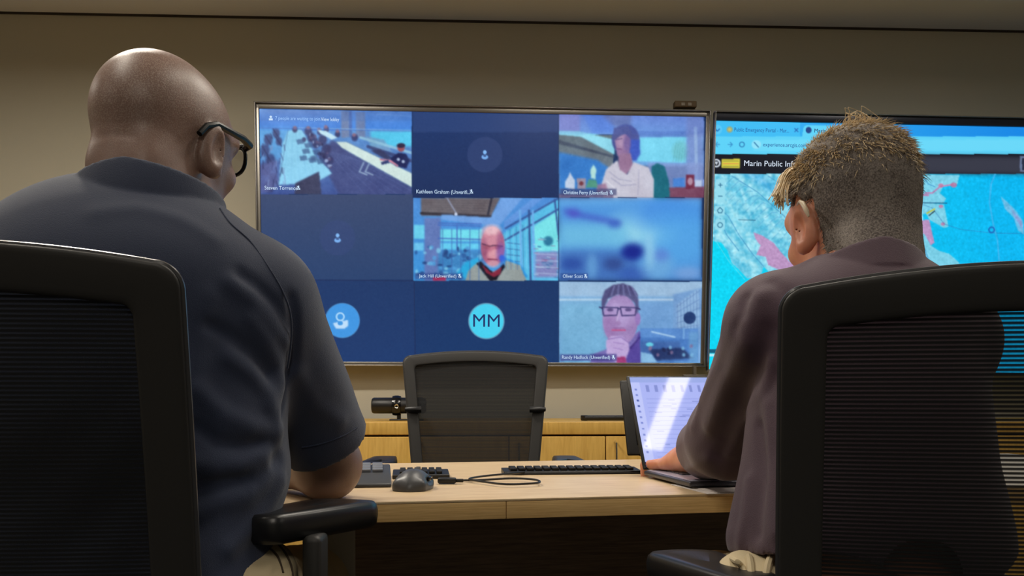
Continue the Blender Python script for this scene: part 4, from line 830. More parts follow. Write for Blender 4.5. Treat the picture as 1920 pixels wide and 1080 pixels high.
def person1():
    C = V3(-.467, 1.215, 1.234); Rr = rotm(-.27, -.10, .0); hs = head_sdf((Rr, C), 1.0)
    sR, sL = V3(-.334, 1.175, 1.018), V3(-.680, 1.16, .998)
    eR, eL = V3(-.277, 1.355, .796), V3(-.755, 1.32, .80)
    wR, wL = V3(-.43, 1.53, .790), V3(-.62, 1.50, .790)
    kR, kL = V3(-.36, 1.56, .560), V3(-.66, 1.56, .560); aR, aL = V3(-.36, 1.60, .12), V3(-.68, 1.60, .12)
    nb = V3(-.470, 1.14, 1.09); neck0 = C+Rr @ V3(0, -.030, -.045)
    def hand(p, w, d, palm_n, side):
        # w wrist, d forward unit, palm_n up, side unit
        r = ell(p, w+d*.045, (.040, .048, .017), np.stack([side, d, palm_n], 1)); r = smin(r, cap(p, w-d*.02, w+d*.02, .026, .027), .02)
        for i, (o, L) in enumerate(((-.030, .066), (-.010, .075), (.011, .071), (.030, .056))):
            k = w+d*.083+side*o; m = k+d*L*.5+palm_n*.006+side*o*.12; e = m+d*L*.38-palm_n*.020; r = smin(r, smin(cap(p, k-d*.01, m, .0095, .0085), cap(p, m, e, .0085, .0068), .003), .006)
        tk = w+d*.025-side*.034; tm = tk+d*.03-side*.018-palm_n*.004; te = tm+d*.028-side*.002-palm_n*.008
        return smin(r, smin(cap(p, tk, tm, .012, .0105), cap(p, tm, te, .0105, .008), .004), .010)
    def dirs(e, w): d = (w-e)/np.linalg.norm(w-e); d[2] = 0; d /= np.linalg.norm(d); return d, V3(0, 0, 1), np.cross(d, V3(0, 0, 1))
    dR, uR, sdR = dirs(eR, wR); dL, uL, sdL = dirs(eL, wL)
    def body(p):
        d = hs(p)
        n = cap(p, nb+V3(0, .005, -.02), neck0, .063, .060); n = smin(n, cap(p, nb+V3(0, -.008, .02), C+Rr @ V3(.004, -.046, -.045), .047, .044), .03)
        d = smin(d, n, .028)
        t = ell(p, (-.50, 1.145, .98), (.19, .115, .18)); t = smin(t, ell(p, (-.50, 1.145, .80), (.19, .125, .19)), .05); t = smin(t, ell(p, (-.50, 1.12, .62), (.18, .13, .11)), .05)
        t = smin(t, cap(p, nb, sR, .05, .05), .04); t = smin(t, cap(p, nb, sL, .05, .05), .04)
        d = smin(d, t, .03)
        for s_, e_, w_ in ((sR, eR, wR), (sL, eL, wL)):
            a = cap(p, s_, e_, .060, .047); a = smin(a, sph(p, e_+V3(.002, -.006, -.010), .040), .01); a = smin(a, cap(p, e_, w_, .050, .030), .018); d = smin(d, a, .02)
        d = smin(d, hand(p, wR, dR, uR, sdR*-1), .01); d = smin(d, hand(p, wL, dL, uL, sdL), .01)
        for x, k_, a_ in ((-.40, kR, aR), (-.60, kL, aL)):
            d = smin(d, smin(cap(p, V3(x, 1.15, .585), k_, .075, .055), cap(p, k_, a_, .052, .036), .02), .03)
        return d
    xs = axis((-.88, -.62, .007), (-.62, -.19, .0032), (-.19, -.10, .008)); ys = axis((.98, 1.10, .006), (1.10, 1.38, .0034), (1.38, 1.72, .006)); zs = axis((.04, .70, .012), (.70, 1.08, .005), (1.08, 1.40, .0029))
    xs = axis((-.88, -.62, .006), (-.62, -.17, .0032)); me = sdf_mesh('person', body, xs, ys, zs)
    # brown skin with short stubble; pale crown speckle also paints in the highlight
    m, N, L, b = nmat('brown_skin'); b.inputs['Roughness'].default_value = .42; b.inputs['Subsurface Weight'].default_value = .08; b.inputs['Subsurface Scale'].default_value = .01; b.inputs['Specular IOR Level'].default_value = .55
    tc = N.new('ShaderNodeTexCoord'); n1 = N.new('ShaderNodeTexNoise'); n1.inputs['Scale'].default_value = 14; n1.inputs['Detail'].default_value = 4; n2 = N.new('ShaderNodeTexNoise'); n2.inputs['Scale'].default_value = 620; n2.inputs['Detail'].default_value = 2
    L.new(tc.outputs['Object'], n1.inputs[0]); L.new(tc.outputs['Object'], n2.inputs[0])
    mx = N.new('ShaderNodeMix'); mx.data_type = 'RGBA'; mx.inputs[6].default_value = rgb(116, 90, 80); mx.inputs[7].default_value = rgb(148, 118, 106); L.new(n1.outputs['Fac'], mx.inputs['Factor'])
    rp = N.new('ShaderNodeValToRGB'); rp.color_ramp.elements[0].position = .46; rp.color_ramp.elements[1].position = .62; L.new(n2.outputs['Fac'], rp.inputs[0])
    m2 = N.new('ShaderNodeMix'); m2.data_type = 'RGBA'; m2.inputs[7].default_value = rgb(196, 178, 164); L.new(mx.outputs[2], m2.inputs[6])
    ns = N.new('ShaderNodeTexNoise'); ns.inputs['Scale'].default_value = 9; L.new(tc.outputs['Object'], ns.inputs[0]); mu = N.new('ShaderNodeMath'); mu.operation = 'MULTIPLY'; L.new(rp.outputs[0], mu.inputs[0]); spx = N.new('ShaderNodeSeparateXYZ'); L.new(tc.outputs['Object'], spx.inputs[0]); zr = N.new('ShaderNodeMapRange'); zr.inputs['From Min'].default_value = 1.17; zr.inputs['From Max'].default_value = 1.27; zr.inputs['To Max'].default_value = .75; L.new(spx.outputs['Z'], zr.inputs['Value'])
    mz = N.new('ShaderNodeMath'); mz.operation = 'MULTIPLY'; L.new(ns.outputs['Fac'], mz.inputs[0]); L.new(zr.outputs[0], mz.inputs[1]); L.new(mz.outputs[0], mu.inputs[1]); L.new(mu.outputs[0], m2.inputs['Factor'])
    L.new(m2.outputs[2], b.inputs['Base Color']); bp = N.new('ShaderNodeBump'); bp.inputs['Strength'].default_value = .35; bp.inputs['Distance'].default_value = .0006; L.new(n2.outputs['Fac'], bp.inputs['Height']); L.new(bp.outputs[0], b.inputs['Normal'])
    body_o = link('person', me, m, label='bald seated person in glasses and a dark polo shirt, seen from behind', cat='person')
    # ---- polo shirt
    hemR = sR+(eR-sR)*.80+V3(.010, .0, 0); hemL = sL+(eL-sL)*.80; aR_ = (eR-sR)/np.linalg.norm(eR-sR); aL_ = (eL-sL)/np.linalg.norm(eL-sL)
    cz = V3(0, .16, .99); cz = cz/np.linalg.norm(cz); cc = V3(-.462, 1.15, 1.110)
    def core(p):
        t = ell(p, (-.50, 1.145, .99), (.215, .140, .19)); t = smin(t, ell(p, (-.505, 1.145, .82), (.222, .152, .22)), .06)
        t = smin(t, ell(p, (-.505, 1.12, .66), (.215, .155, .14)), .05)
        t = smin(t, cap(p, nb+V3(-.03, .0, -.060), sR+V3(0, 0, -.005), .075, .076), .05); t = smin(t, cap(p, nb+V3(.03, 0, -.060), sL+V3(0, 0, -.005), .072, .074), .05)
        t = smin(t, ell(p, (-.48, 1.10, 1.03), (.15, .075, .08)), .05)
        for s_, h_, e_ in ((sR, hemR, aR_), (sL, hemL, aL_)):
            a = cap(p, s_, h_+e_*.05, .080, .067); a = np.maximum(a, (p-h_) @ e_-.004)
            ins = cap(p, h_-e_*.03, h_+e_*.10, .058, .058); a = np.maximum(a, -ins)
            t = smin(t, a, .022)
        return t
    folds = []
    def fold(pts, amp, w): 
        q = np.array([hit(core, x, y) for x, y in pts]); folds.append((q, amp, w, q.min(0)-4*w, q.max(0)+4*w))
    for pts, amp, w in (
        ([(516, 790), (500, 740), (470, 700), (430, 672)], .006, .010), ([(512, 806), (470, 800), (420, 780), (370, 735)], .007, .011), ([(520, 770), (524, 720), (520, 680), (500, 640), (470, 600)], .005, .010),
        ([(505, 830), (460, 838), (410, 830), (365, 800)], -.006, .009), ([(516, 815), (490, 850), (450, 872), (400, 876), (360, 870)], .007, .012), ([(520, 860), (480, 900), (430, 905), (380, 915)], -.006, .010),
        ([(500, 880), (460, 930), (410, 940), (370, 960)], .006, .013), ([(535, 640), (515, 620), (470, 560), (430, 530)], .004, .010), ([(540, 610), (520, 575), (480, 535), (450, 515)], -.004, .008),
        ([(525, 905), (505, 950), (470, 990), (430, 1030)], .006, .012), ([(500, 700), (470, 660), (430, 630), (390, 610)], -.004, .009), ([(545, 560), (552, 620), (548, 680), (530, 740), (520, 790)], -.007, .008), ([(390, 560), (370, 640), (365, 720)], .003, .014),
        ([(520, 720), (505, 760), (520, 800)], .006, .012), ([(560, 700), (590, 760), (640, 790)], .003, .012), ([(180, 400), (260, 392), (340, 412), (400, 450)], .002, .012)): fold(pts, amp, w)
    h_up = V3(0, -.05, 1)
    def collar(p):
        # turned-down collar: a flaring band round the neck, open at the throat
        q = p-cc; h = q @ cz; r = q-h[:, None]*cz; ang = np.arctan2(r[:, 0]+.0, -r[:, 1]); rad = np.linalg.norm(r*V3(1.0, 1.05, 1.0), axis=1)
        top = .056+.006*np.cos(ang)-.012*np.abs(np.sin(ang)); bot = .012-.03*np.clip(1-np.cos(ang), 0, 2)*.5
        R_ = .0915-.22*(h-.01)*np.clip((h-.01)/.05, .2, 1)*.55
        sh = np.abs(rad-R_)-.0042
        return np.maximum(smax(sh, np.maximum(h-top, bot-h), .004), (np.abs(ang)-2.75)*.08)
    def shirt(p):
        d = core(p)
        for q, amp, w, lo, hi in folds:
            m_ = ((p > lo) & (p < hi)).all(1)
            if m_.any(): d[m_] -= amp*np.exp(-(poly_dist(p[m_], q)/w)**2)
        d -= .0022*np.sin(p[:, 2]*58+9*np.sin(p[:, 0]*8))*np.clip((1.0-p[:, 2])*4, 0, 1)
        nk = cap(p, cc-cz*.02, cc+cz*.12, .080, .074); d = np.maximum(d, -np.maximum(nk, -((p-cc) @ cz)+.0))
        d = np.maximum(d, .655-p[:, 2]+.05*np.clip(p[:, 1]-1.1, -1, 1))
        return np.minimum(d, collar(p))
    me = sdf_mesh('polo_shirt', shirt, axis((-.86, -.62, .006), (-.62, -.17, .0036)), np.arange(.96, 1.46, .004), axis((.63, 1.05, .0042), (1.05, 1.24, .003)))
    ms = mat('navy_polo_fabric', rgb(38, 49, 76), .82, bump=.35, bscale=900, sheen=.25)
    so = link('polo_shirt', me, ms, body_o, label='dark navy short-sleeved polo shirt')
    for pts in ([(412, 392), (432, 420), (470, 455), (505, 505), (530, 548), (544, 590), (545, 640), (538, 690)], [(566, 838), (600, 832), (640, 818), (668, 802)]):
        q = np.array([hit(core, x, y) for x, y in pts]); g = grad(core, q); q = q+g*.0008
        b = MB(); b.tube(cr([Vector(v) for v in q]), .0013, 6); b.build('seam', ms, so)
    b = MB(); v = hit(core, 512, 803); b.box(tuple(v+V3(0, -.004, 0)), (.008, .003, .012), .001); b.build('shirt_tag', mat('white_tag', rgb(200, 200, 200), .7), so)
    # ---- trousers and shoes
    def tr(p):
        d = ell(p, (-.50, 1.12, .605), (.215, .165, .115))
        for x, k_, a_ in ((-.40, kR, aR), (-.60, kL, aL)):
            d = smin(d, smin(cap(p, V3(x+.01*np.sign(x+.5), 1.15, .60), k_, .103, .078), cap(p, k_, a_, .074, .062), .02), .04)
        d = smin(d, ell(p, (-.325, 1.13, .665), (.060, .085, .055)), .035)
        d -= .003*np.sin(p[:, 1]*70+6*np.sin(p[:, 2]*14)); return np.maximum(d, .115-p[:, 2])
    me = sdf_mesh('trousers', tr, np.arange(-.80, -.22, .007), np.arange(.92, 1.72, .008), np.arange(.09, .74, .006))
    mk = mat('khaki_cotton', rgb(196, 180, 146), .85, bump=.3, bscale=600); trs = link('trousers', me, mk, body_o, label='khaki cotton trousers')
    b = MB()
    for pts in ([(520, 1020), (535, 1040), (545, 1062), (548, 1085)], [(505, 1030), (520, 1045), (530, 1075)]):
        q = np.array([hit(tr, x, y) for x, y in pts]); q += grad(tr, q)*.001; b.tube(cr([Vector(v) for v in q]), .0016, 6)
    b.build('pocket_seam', mat('dark_thread', rgb(70, 58, 44), .8), trs)
    for a_ in (aR, aL): shoe(a_, body_o)
    # ---- glasses
    g = bpy.data.objects.new('glasses', None); COL.objects.link(g); g.parent = body_o; g['label'] = 'black-framed glasses'
    M4 = Matrix.Translation(C) @ Matrix(Rr.tolist()).to_4x4()
    def tf(v): return M4 @ Vector(v)
    fr = MB()
    for sx in (-1, 1):
        pts = [tf((sx*.033+.029*math.copysign(abs(math.cos(a))**.7, math.cos(a)), .109-.010*(abs(sx*.033+.027*math.cos(a))/.06)**2, .012+.021*math.copysign(abs(math.sin(a))**.8, math.sin(a)))) for a in [2*PI*i/28 for i in range(28)]]
        fr.tube(pts, .0028, 8, closed=True)
        fr.tube([tf((sx*.034-.026, .107, .031)), tf((sx*.034, .106, .034)), tf((sx*.034+.027*1, .101, .031))], .0040, 8)
        fr.tube([tf((sx*.061, .099, .028)), tf((sx*.073, .090, .028)), tf((sx*.0815, .060, .026)), tf((sx*.084, .02, .022)), tf((sx*.0845, -.006, .020)), tf((sx*.083, -.026, .010)), tf((sx*.080, -.036, -.004))], [.0048, .0055, .0050, .0044, .004, .0042, .0040], 8)
    fr.tube([tf((-.008, .110, .016)), tf((0, .113, .019)), tf((.008, .110, .016))], .0026, 8)
    fr.build('glasses_frame', mat('glasses_plastic', rgb(7, 7, 9), .4, spec=.25), g)
    ln = MB()
    for sx in (-1, 1):
        v = [tf((sx*.033, .107, .012))]+[tf((sx*.033+.027*math.cos(a), .108-.008*(abs(sx*.033+.027*math.cos(a))/.06)**2, .012+.019*math.sin(a))) for a in [2*PI*i/24 for i in range(24)]]
        ln.add(v, [(0, i+1, (i+1) % 24+1) for i in range(24)])
    mg, N, L, b = nmat('lens_glass'); b.inputs['Transmission Weight'].default_value = 1; b.inputs['Roughness'].default_value = .02; b.inputs['IOR'].default_value = 1.15; b.inputs['Base Color'].default_value = (.95, .97, 1, 1)
    ln.build('lenses', mg, g)
def shoe(a_, parent):
    def f(p):
        d = ell(p, a_+V3(0, .05, -.068), (.048, .135, .045)); d = smin(d, cap(p, a_+V3(0, 0, -.06), a_+V3(0, 0, .0), .046, .044), .03); return np.maximum(d, .004-p[:, 2])
    me = sdf_mesh('shoe', f, np.arange(a_[0]-.07, a_[0]+.07, .006), np.arange(a_[1]-.11, a_[1]+.21, .006), np.arange(-.01, .19, .006)); link('shoe', me, mat('black_leather', rgb(24, 22, 20), .35), parent)
def person2():
    C = V3(.478, 1.275, 1.140); Rr = rotm(.20, -.17, .02); hs = head_sdf((Rr, C), .96, bald=False)
    sL, sR = V3(.352, 1.205, .992), V3(.575, 1.205, .975)
    eL, eR = V3(.336, 1.410, .835), V3(.590, 1.38, .80); wL, wR = V3(.322, 1.640, .784), V3(.500, 1.56, .800)
    kL, kR = V3(.34, 1.52, .560), V3(.60, 1.50, .560); aL, aR = V3(.34, 1.56, .12), V3(.62, 1.54, .12)
    nb = V3(.470, 1.18, 1.030); nk0 = C+Rr @ V3(0, -.035, -.045)
    def chain(p, pts, rs): 
        r = None
        for a, b_, r1, r2 in zip(pts[:-1], pts[1:], rs[:-1], rs[1:]):
            c_ = cap(p, a, b_, r1, r2); r = c_ if r is None else smin(r, c_, .002)
        return r
    def handL(p):
        # left hand resting at the keyboard edge, seen from behind: palm down, fingers curled forward and down
        w = wL; d = V3(-.30, .93, -.20); d /= np.linalg.norm(d); up = V3(-.18, .10, .97); side = np.cross(d, up); side /= np.linalg.norm(side); up = np.cross(side, d)
        r = ell(p, w+d*.040+up*.002, (.040, .046, .018), np.stack([side, d, up], 1)); r = smin(r, cap(p, w-d*.03, w+d*.015, .028, .028), .02)
        for o, L_, k_ in ((-.031, .052, 1.2), (-.011, .066, 1.0), (.010, .070, .9), (.029, .062, .85)):
            a = w+d*.078+side*o+up*.004; m1 = a+d*L_*.42+up*.004-side*(.010 if o < -.02 else 0); m2 = m1+d*L_*.22-up*.020*k_; e = m2+d*.004-up*.018
            r = smin(r, chain(p, [a-d*.012, m1, m2, e], [.0100, .0090, .0082, .0070]), .005)
        a = w+d*.028+side*.034-up*.006; m1 = a+d*.030+side*.016-up*.008; e = m1+d*.026-up*.008
        r = smin(r, chain(p, [a, m1, e], [.0125, .0105, .0085]), .009)
        # little finger side spreads towards the table at the left
        return r
    def handR(p):
        w = wR; d = V3(-.15, .97, -.1); d /= np.linalg.norm(d); up = V3(0, .1, 1); side = np.cross(d, up); side /= np.linalg.norm(side); up = np.cross(side, d)
        r = ell(p, w+d*.040, (.040, .046, .017), np.stack([side, d, up], 1)); r = smin(r, cap(p, w-d*.03, w+d*.015, .027, .027), .02)
        for o, L_ in ((-.029, .062), (-.010, .070), (.011, .066), (.030, .052)):
            a = w+d*.078+side*o; m1 = a+d*L_*.45+up*.003; m2 = m1+d*L_*.3-up*.014; r = smin(r, chain(p, [a-d*.012, m1, m2], [.0098, .0086, .0070]), .005)
        a = w+d*.028-side*.034; m1 = a+d*.030-side*.016-up*.006; e = m1+d*.026-up*.006
        return smin(r, chain(p, [a, m1, e], [.0125, .0105, .0085]), .009)
    def body(p):
        d = hs(p); n = cap(p, nb+V3(0, .0, -.02), nk0, .058, .060); n = smin(n, cap(p, nb+V3(0, .0, -.01), C+Rr @ V3(0, -.062, -.030), .044, .040), .03); d = smin(d, n, .025)
        t = ell(p, (.468, 1.21, .90), (.130, .09, .16)); t = smin(t, ell(p, (.462, 1.16, .76), (.13, .11, .17)), .05); t = smin(t, ell(p, (.46, 1.10, .62), (.155, .12, .10)), .05)
        t = smin(t, cap(p, nb+V3(0, .01, -.03), sL, .040, .042), .03); t = smin(t, cap(p, nb+V3(0, .01, -.03), sR, .040, .042), .03); d = smin(d, t, .02)
        for s_, e_, w_ in ((sL, eL, wL), (sR, eR, wR)):
            a = cap(p, s_, e_, .048, .040); a = smin(a, cap(p, e_, w_, .040, .027), .015); d = smin(d, a, .02)
        d = smin(d, handL(p), .010); d = smin(d, handR(p), .010)
        for x, k_, a_ in ((.39, kL, aL), (.53, kR, aR)): d = smin(d, smin(cap(p, V3(x, 1.14, .585), k_, .07, .052), cap(p, k_, a_, .05, .034), .02), .03)
        return d
    me = sdf_mesh('person', body, axis((.19, .62, .0032), (.62, .74, .007)), axis((.98, 1.16, .006), (1.16, 1.42, .0034), (1.42, 1.66, .006), (1.66, 1.87, .003)), axis((.04, .74, .012), (.74, .84, .003), (.84, 1.04, .007), (1.04, 1.33, .0029)))
    m, N, L, b = nmat('fair_skin'); b.inputs['Roughness'].default_value = .5; b.inputs['Subsurface Weight'].default_value = .12; b.inputs['Subsurface Scale'].default_value = .012
    tc = N.new('ShaderNodeTexCoord'); n1 = N.new('ShaderNodeTexNoise'); n1.inputs['Scale'].default_value = 22; n1.inputs['Detail'].default_value = 5; L.new(tc.outputs['Object'], n1.inputs[0])
    rp = N.new('ShaderNodeValToRGB'); rp.color_ramp.elements[0].position = .35; rp.color_ramp.elements[1].position = .65; rp.color_ramp.elements[0].color = rgb(204, 132, 104); rp.color_ramp.elements[1].color = rgb(222, 158, 126); L.new(n1.outputs['Fac'], rp.inputs[0]); L.new(rp.outputs[0], b.inputs['Base Color'])
    bo = link('person', me, m, label='grey-haired seated person in a dark plum shirt typing on a laptop', cat='person')
    # ---- shirt
    cz = V3(0, .30, .954); cz /= np.linalg.norm(cz); cc = V3(.468, 1.190, 1.022)
    cuffc = eL+(wL-eL)*.46; fd = (wL-eL)/np.linalg.norm(wL-eL); cuffR = eR+(wR-eR)*.8; fR = (wR-eR)/np.linalg.norm(wR-eR)
    def core(p):
        t = ell(p, (.468, 1.20, .92), (.150, .125, .18)); t = smin(t, ell(p, (.462, 1.16, .78), (.150, .130, .19)), .05); t = smin(t, ell(p, (.452, 1.13, .70), (.160, .135, .13)), .05)
        t = smin(t, cap(p, nb+V3(.02, .0, -.045), sL+V3(.0, 0, .0), .072, .066), .04); t = smin(t, cap(p, nb+V3(-.02, 0, -.045), sR, .072, .064), .04)
        a = cap(p, sL, eL, .066, .058); a = smin(a, cap(p, eL+V3(0, 0, -.004), cuffc+fd*.05, .060, .047), .03); a = np.maximum(a, (p-cuffc) @ fd-.012); a = np.maximum(a, -cap(p, cuffc, cuffc+fd*.2, .039, .039))
        t = smin(t, a, .02)
        a = cap(p, sR, eR, .064, .055); a = smin(a, cap(p, eR, cuffR+fR*.03, .054, .040), .03); a = np.maximum(a, (p-cuffR) @ fR); t = smin(t, a, .02)
        # loose side of the hem, hanging out at the left
        t = smin(t, cap(p, V3(.36, 1.20, .84), V3(.318, 1.17, .715), .045, .040), .03)
        return t
    def cuff(p):
        q = p-(cuffc-fd*.012); h = q @ fd; r = q-h[:, None]*fd; rad = np.linalg.norm(r, axis=1); return smax(np.abs(rad-.0475)-.006, np.abs(h)-.030, .006)
    def collar(p):
        q = p-cc; h = q @ cz; r = q-h[:, None]*cz; ang = np.arctan2(r[:, 0], -r[:, 1]); rad = np.linalg.norm(r, axis=1)
        top = .056+.004*np.cos(ang)-.012*np.abs(np.sin(ang)); bot = .014-.034*np.clip(1-np.cos(ang), 0, 2)*.5; R_ = .080-.22*(h-.01)
        return np.maximum(smax(np.abs(rad-R_)-.0036, np.maximum(h-top, bot-h), .003), (np.abs(ang)-2.7)*.08)
    folds = []
    def fold(pts, amp, w):
        q = np.array([hit(core, x, y, .7, 1.8) for x, y in pts]); folds.append((q, amp, w, q.min(0)-4*w, q.max(0)+4*w))
    for pts, amp, w in (([(1425, 560), (1400, 640), (1360, 720), (1330, 800)], .006, .014), ([(1440, 620), (1420, 690), (1380, 760), (1345, 850)], -.006, .012), ([(1450, 680), (1430, 740), (1395, 800), (1370, 850)], .005, .010),
        ([(1385, 600), (1350, 680), (1315, 750), (1300, 800)], .003, .010), ([(1290, 880), (1330, 860), (1350, 830)], .004, .009), ([(1400, 560), (1395, 590), (1380, 612)], -.005, .009),
        ([(1425, 800), (1430, 900), (1420, 1000)], -.006, .010), ([(1440, 760), (1447, 860), (1455, 1000)], .005, .010), ([(1405, 900), (1398, 970), (1388, 1020)], .004, .009), ([(1450, 530), (1480, 560), (1500, 600)], -.003, .010)): fold(pts, amp, w)
    def shirt(p):
        d = core(p)
        for q, amp, w, lo, hi in folds:
            m_ = ((p > lo) & (p < hi)).all(1)
            if m_.any(): d[m_] -= amp*np.exp(-(poly_dist(p[m_], q)/w)**2)
        nk = cap(p, cc-cz*.02, cc+cz*.12, .067, .062); d = np.maximum(d, -np.maximum(nk, -((p-cc) @ cz)))
        d = np.maximum(d, .700-p[:, 2]+.02*np.sin(p[:, 0]*22))
        return np.minimum(np.minimum(d, collar(p)), cuff(p))
    me = sdf_mesh('plum_shirt', shirt, axis((.24, .56, .0036), (.56, .68, .006)), axis((1.0, 1.68, .0042)), axis((.67, 1.02, .0042), (1.02, 1.14, .003)))
    ms = mat('plum_shirt_fabric', rgb(80, 58, 72), .75, bump=.3, bscale=700, sheen=.2); so = link('plum_shirt', me, ms, bo, label='dark plum long-sleeved shirt')
    # trousers
    def tr(p):
        d = ell(p, (.46, 1.12, .605), (.185, .155, .105))
        for x, k_, a_ in ((.38, kL, aL), (.54, kR, aR)): d = smin(d, smin(cap(p, V3(x, 1.15, .595), k_, .096, .074), cap(p, k_, a_, .07, .058), .02), .04)
        d = smin(d, ell(p, (.300, 1.11, .648), (.060, .085, .060)), .03); d = smax(d, -cap(p, V3(.258, 1.03, .668), V3(.30, 1.03, .64), .026, .030), .006)
        d -= .003*np.sin(p[:, 1]*70+6*np.sin(p[:, 2]*14)); return np.maximum(d, .115-p[:, 2])
    me = sdf_mesh('trousers', tr, np.arange(.22, .74, .007), np.arange(.92, 1.70, .008), np.arange(.09, .73, .006)); mk = mat('cream_cotton', rgb(205, 188, 152), .85, bump=.3, bscale=600); trs = link('trousers', me, mk, bo, label='cream cotton trousers')
    # pocket opening and belt loops standing proud at the hip
    b = MB()
    for pts, w in (([(1335, 1056), (1352, 1046), (1374, 1050), (1392, 1064), (1402, 1084)], .0036), ([(1404, 1046), (1408, 1064), (1410, 1084)], .0050), ([(1446, 1044), (1440, 1062), (1436, 1084)], .0050)):
        q = np.array([hit(tr, x, y) for x, y in pts]); q += grad(tr, q)*.001; b.tube(cr([Vector(v) for v in q]), w, 8)
    b.build('pocket_edge', mk, trs)
    for a_ in (aL, aR): shoe(a_, bo)
    # hearing aid behind the left ear
    M4 = Matrix.Translation(C) @ Matrix(Rr.tolist()).to_4x4()
    tf = lambda v: M4 @ Vector(v)
    b = MB(); b.tube([tf(v) for v in ((-.081, .002, .024), (-.083, -.010, .024), (-.086, -.022, .016), (-.086, -.030, .002), (-.084, -.031, -.006))], [.0015, .0025, .0034, .0032, .0015], 10); b.build('hearing_aid', mat('beige_plastic', rgb(214, 196, 168), .3), bo, label='beige hearing aid behind the ear')
    # ---- hair
    Ci = C; s = .96
    def hn(p): return smin(hs(p), smin(cap(p, nb+V3(0, .0, -.02), nk0, .064, .060), cap(p, nb+V3(0, -.012, 0), C+Rr @ V3(0, -.062, -.030), .046, .040), .03), .025)
    def scalp(dirs):
        # march inwards to the head surface
        D = dirs @ Rr.T; lo = np.zeros(len(D)); hi = np.full(len(D), .14)
        base = C+Rr @ V3(0, -.01, .02)
        f2 = lambda p: ell(((p-C) @ Rr)/s, (0, -.012, .030), (.077, .098, .088))*s
        for _ in range(24):
            mid = (lo+hi)/2; v = hn(base+D*mid[:, None]); ins = v < 0; lo = np.where(ins, mid, lo); hi = np.where(ins, hi, mid)
        return base+D*lo[:, None]
    def cov(q):
        # 1 where hair grows: q local head coordinates; hairline at the nape, round the ears, and at the forehead
        x, y, z = q[:, 0], q[:, 1], q[:, 2]
        line = np.where(y < -.03, -.112+.9*np.clip(np.abs(x)-.035, 0, .05), np.where(y < .03, -.004+.9*np.clip(y+.01, 0, .05), .03+.9*(y-.03)))
        line = line+np.where((y > -.035) & (y < .02), .022, 0)*np.clip((np.abs(x)-.05)/.02, 0, 1)
        return z-line
    def hbase(p):
        q = ((p-C) @ Rr)/s
        th = .0035+.011*np.clip((q[:, 2]-.065)/.04, 0, 1)+.003*np.clip((q[:, 2]-.02)/.05, 0, 1)
        d = ell(q, (0, -.012, .030), (.077, .098, .088)); d = smin(smin(d, ell(q, (0, .030, .012), (.068, .066, .082)), .03)*s, smax(hn(p), np.maximum(np.abs(q[:, 0])-.066, q[:, 1]+.01), .01), .01)-th
        d += .0012*np.sin(q[:, 0]*300+2*np.sin(q[:, 2]*200))*np.clip((q[:, 2]-.05)*30, 0, 1)
        return smax(d, -cov(q)*.7+.004, .008)
    lo = C-.15; hi = C+.15
    me = sdf_mesh('hair', hbase, np.arange(lo[0], hi[0], .003), np.arange(lo[1], hi[1], .003), np.arange(lo[2], hi[2], .003))
    mh, N, L, b = nmat('short_grey_hair'); b.inputs['Roughness'].default_value = .7
    tc = N.new('ShaderNodeTexCoord'); n1 = N.new('ShaderNodeTexNoise'); n1.inputs['Scale'].default_value = 480; n1.inputs['Detail'].default_value = 3; n2 = N.new('ShaderNodeTexNoise'); n2.inputs['Scale'].default_value = 18
    L.new(tc.outputs['Object'], n1.inputs[0]); L.new(tc.outputs['Object'], n2.inputs[0]); ad = N.new('ShaderNodeMath'); ad.operation = 'MULTIPLY_ADD'; ad.inputs[1].default_value = .5; L.new(n2.outputs['Fac'], ad.inputs[0]); L.new(n1.outputs['Fac'], ad.inputs[2])
    rp = N.new('ShaderNodeValToRGB'); rp.color_ramp.elements[0].position = .55; rp.color_ramp.elements[1].position = .95; rp.color_ramp.elements[0].color = rgb(64, 54, 50); rp.color_ramp.elements[1].color = rgb(142, 132, 124); L.new(ad.outputs[0], rp.inputs[0]); L.new(rp.outputs[0], b.inputs['Base Color'])
    ho = link('hair', me, mh, bo, label='short grey-brown hair, longer on top, with the lit crown painted paler')
    n = 15000; dirs = rng.standard_normal((n, 3)); dirs[:, 2] = dirs[:, 2]*1.0+.15; dirs /= np.linalg.norm(dirs, axis=1, keepdims=True)
    Q = scalp(dirs); ql = ((Q-C) @ Rr)/s; k = cov(ql) > .002+.010*rng.random(n); Q, ql, dirs = Q[k], ql[k], dirs[k]
    Nn = grad(hn, Q); nl = Nn @ Rr
    V = []; F = []; MI = []
    for i in range(len(Q)):
        x, y, z = ql[i]; topw = min(1, max(0, (z+.010*rng.standard_normal()-.045)/.035)); r = rng.random()
        L_ = (.006+.004*r)*(1-topw)+topw*(.013+.019*r)
        if topw < .5 and z > .03: L_ += .006*r
        nrm = nl[i]
        # combing: on the back and sides down, on top forward and to the right side, falling to the back at the crown edge
        down = np.array([0, -.15, -1.0]) if topw < .6 else np.array([x*6+.12*(r-.5), -.9, -.35])
        down = down+.35*rng.standard_normal(3); down = down-(down @ nrm)*nrm; down /= np.linalg.norm(down)+1e-9
        lift = .55 if topw < .5 else .22+.25*rng.random()
        d0 = nrm*lift+down*(1-lift); d0 /= np.linalg.norm(d0); p0 = ql[i]-nrm*.001; pts = [p0]
        if topw >= .3: p0 = ql[i]+nrm*(.0025+.011*min(1, max(0, (z-.065)/.04))+.003*min(1, max(0, (z-.02)/.05))); pts = [p0]
        for sgi in range(3):
            d1 = d0+down*(.35*sgi)-np.array([0, 0, .10*sgi]); d1 /= np.linalg.norm(d1); pts.append(pts[-1]+d1*L_/3)
        pts = [C+Rr @ (v*s) for v in pts]; wd = .00055 if topw < .5 else .0009
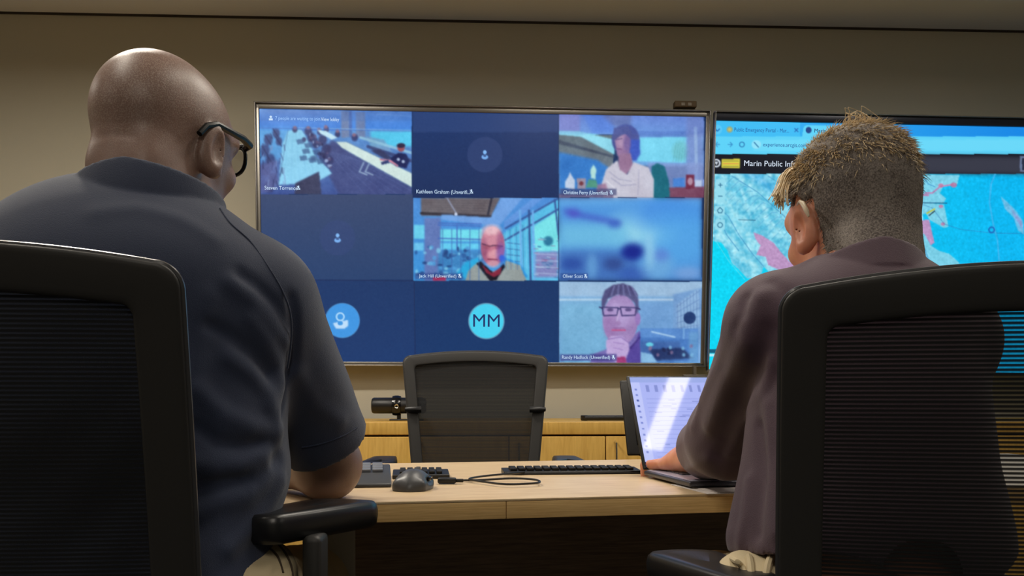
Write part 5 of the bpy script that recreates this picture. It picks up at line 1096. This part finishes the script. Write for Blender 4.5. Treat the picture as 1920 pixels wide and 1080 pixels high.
        t_ = pts[1]-pts[0]; a = np.cross(t_, V3(.3, .2, .9)); a /= np.linalg.norm(a)+1e-9; b_ = np.cross(t_, a); b_ /= np.linalg.norm(b_)+1e-9; base = len(V)
        for j, pp in enumerate(pts[:3]):
            ww = wd*(1-j*.25); V += [pp+a*ww, pp-a*ww*.5+b_*ww*.87, pp-a*ww*.5-b_*ww*.87]
        V.append(pts[3])
        for j in range(2):
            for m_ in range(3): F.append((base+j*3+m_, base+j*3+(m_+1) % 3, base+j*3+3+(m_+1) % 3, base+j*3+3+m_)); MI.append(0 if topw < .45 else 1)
        for m_ in range(3): F.append((base+6+m_, base+6+(m_+1) % 3, base+9)); MI.append(0 if topw < .45 else 1)
    # stray wisps on the crown and the long lock at the left temple
    def wisp(ctrl, w):
        b0 = MB(); b0.tube(cr([M4 @ Vector(v) for v in ctrl], 6), w, 4); n0 = len(V); V.extend([np.array(v) for v in b0.v]); F.extend([tuple(i+n0 for i in f) for f in b0.f]); MI.extend([1]*len(b0.f))
    for k_ in range(16):
        x0 = -.035+.03*rng.random(); y0 = -.05+.03*rng.random(); h = .004+.016*rng.random()
        wisp([(x0, y0, .108), (x0+.008*(rng.random()-.3), y0-.012, .118+h), (x0+.030*(rng.random()-.2), y0-.02, .122+h), (x0+.045*(rng.random()-.1), y0-.022, .112+h*.6)], .00042)
    for k_ in range(70):
        j = rng.standard_normal(3)*.0035; wisp([(-.050+j[0], .03+j[1], .098), (-.076+j[0], .032+j[1], .080+j[2]), (-.094+j[0], .020+j[1], .052+j[2]), (-.104+j[0]*1.6, .010+j[1], .030+j[2]*2)], .0008)
    for k_ in range(0):
        a = -1.2+2.4*rng.random(); x = .072*math.sin(a); z = .03+.088*math.cos(a); o_ = 1.05+.03*rng.random()
        wisp([(x*.75, .00, z+.012), (x*1.0, -.035, z*1.02+.010), (x*1.08+.004, -.062, z*.98), (x*1.12+.006*rng.random(), -.078, z*.86-.006*rng.random())], .0006)
    me = bpy.data.meshes.new('hair_strands'); me.from_pydata([tuple(v) for v in V], [], F); me.polygons.foreach_set('material_index', MI); me.update()
    mt_ = mat('lit_tone_top_hair', rgb(222, 198, 158), .5, noise=.25, nscale=120)  # pale tone puts the light on the crown into the strand colour
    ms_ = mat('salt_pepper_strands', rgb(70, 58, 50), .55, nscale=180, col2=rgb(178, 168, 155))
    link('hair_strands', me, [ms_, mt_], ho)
person1(); person2()
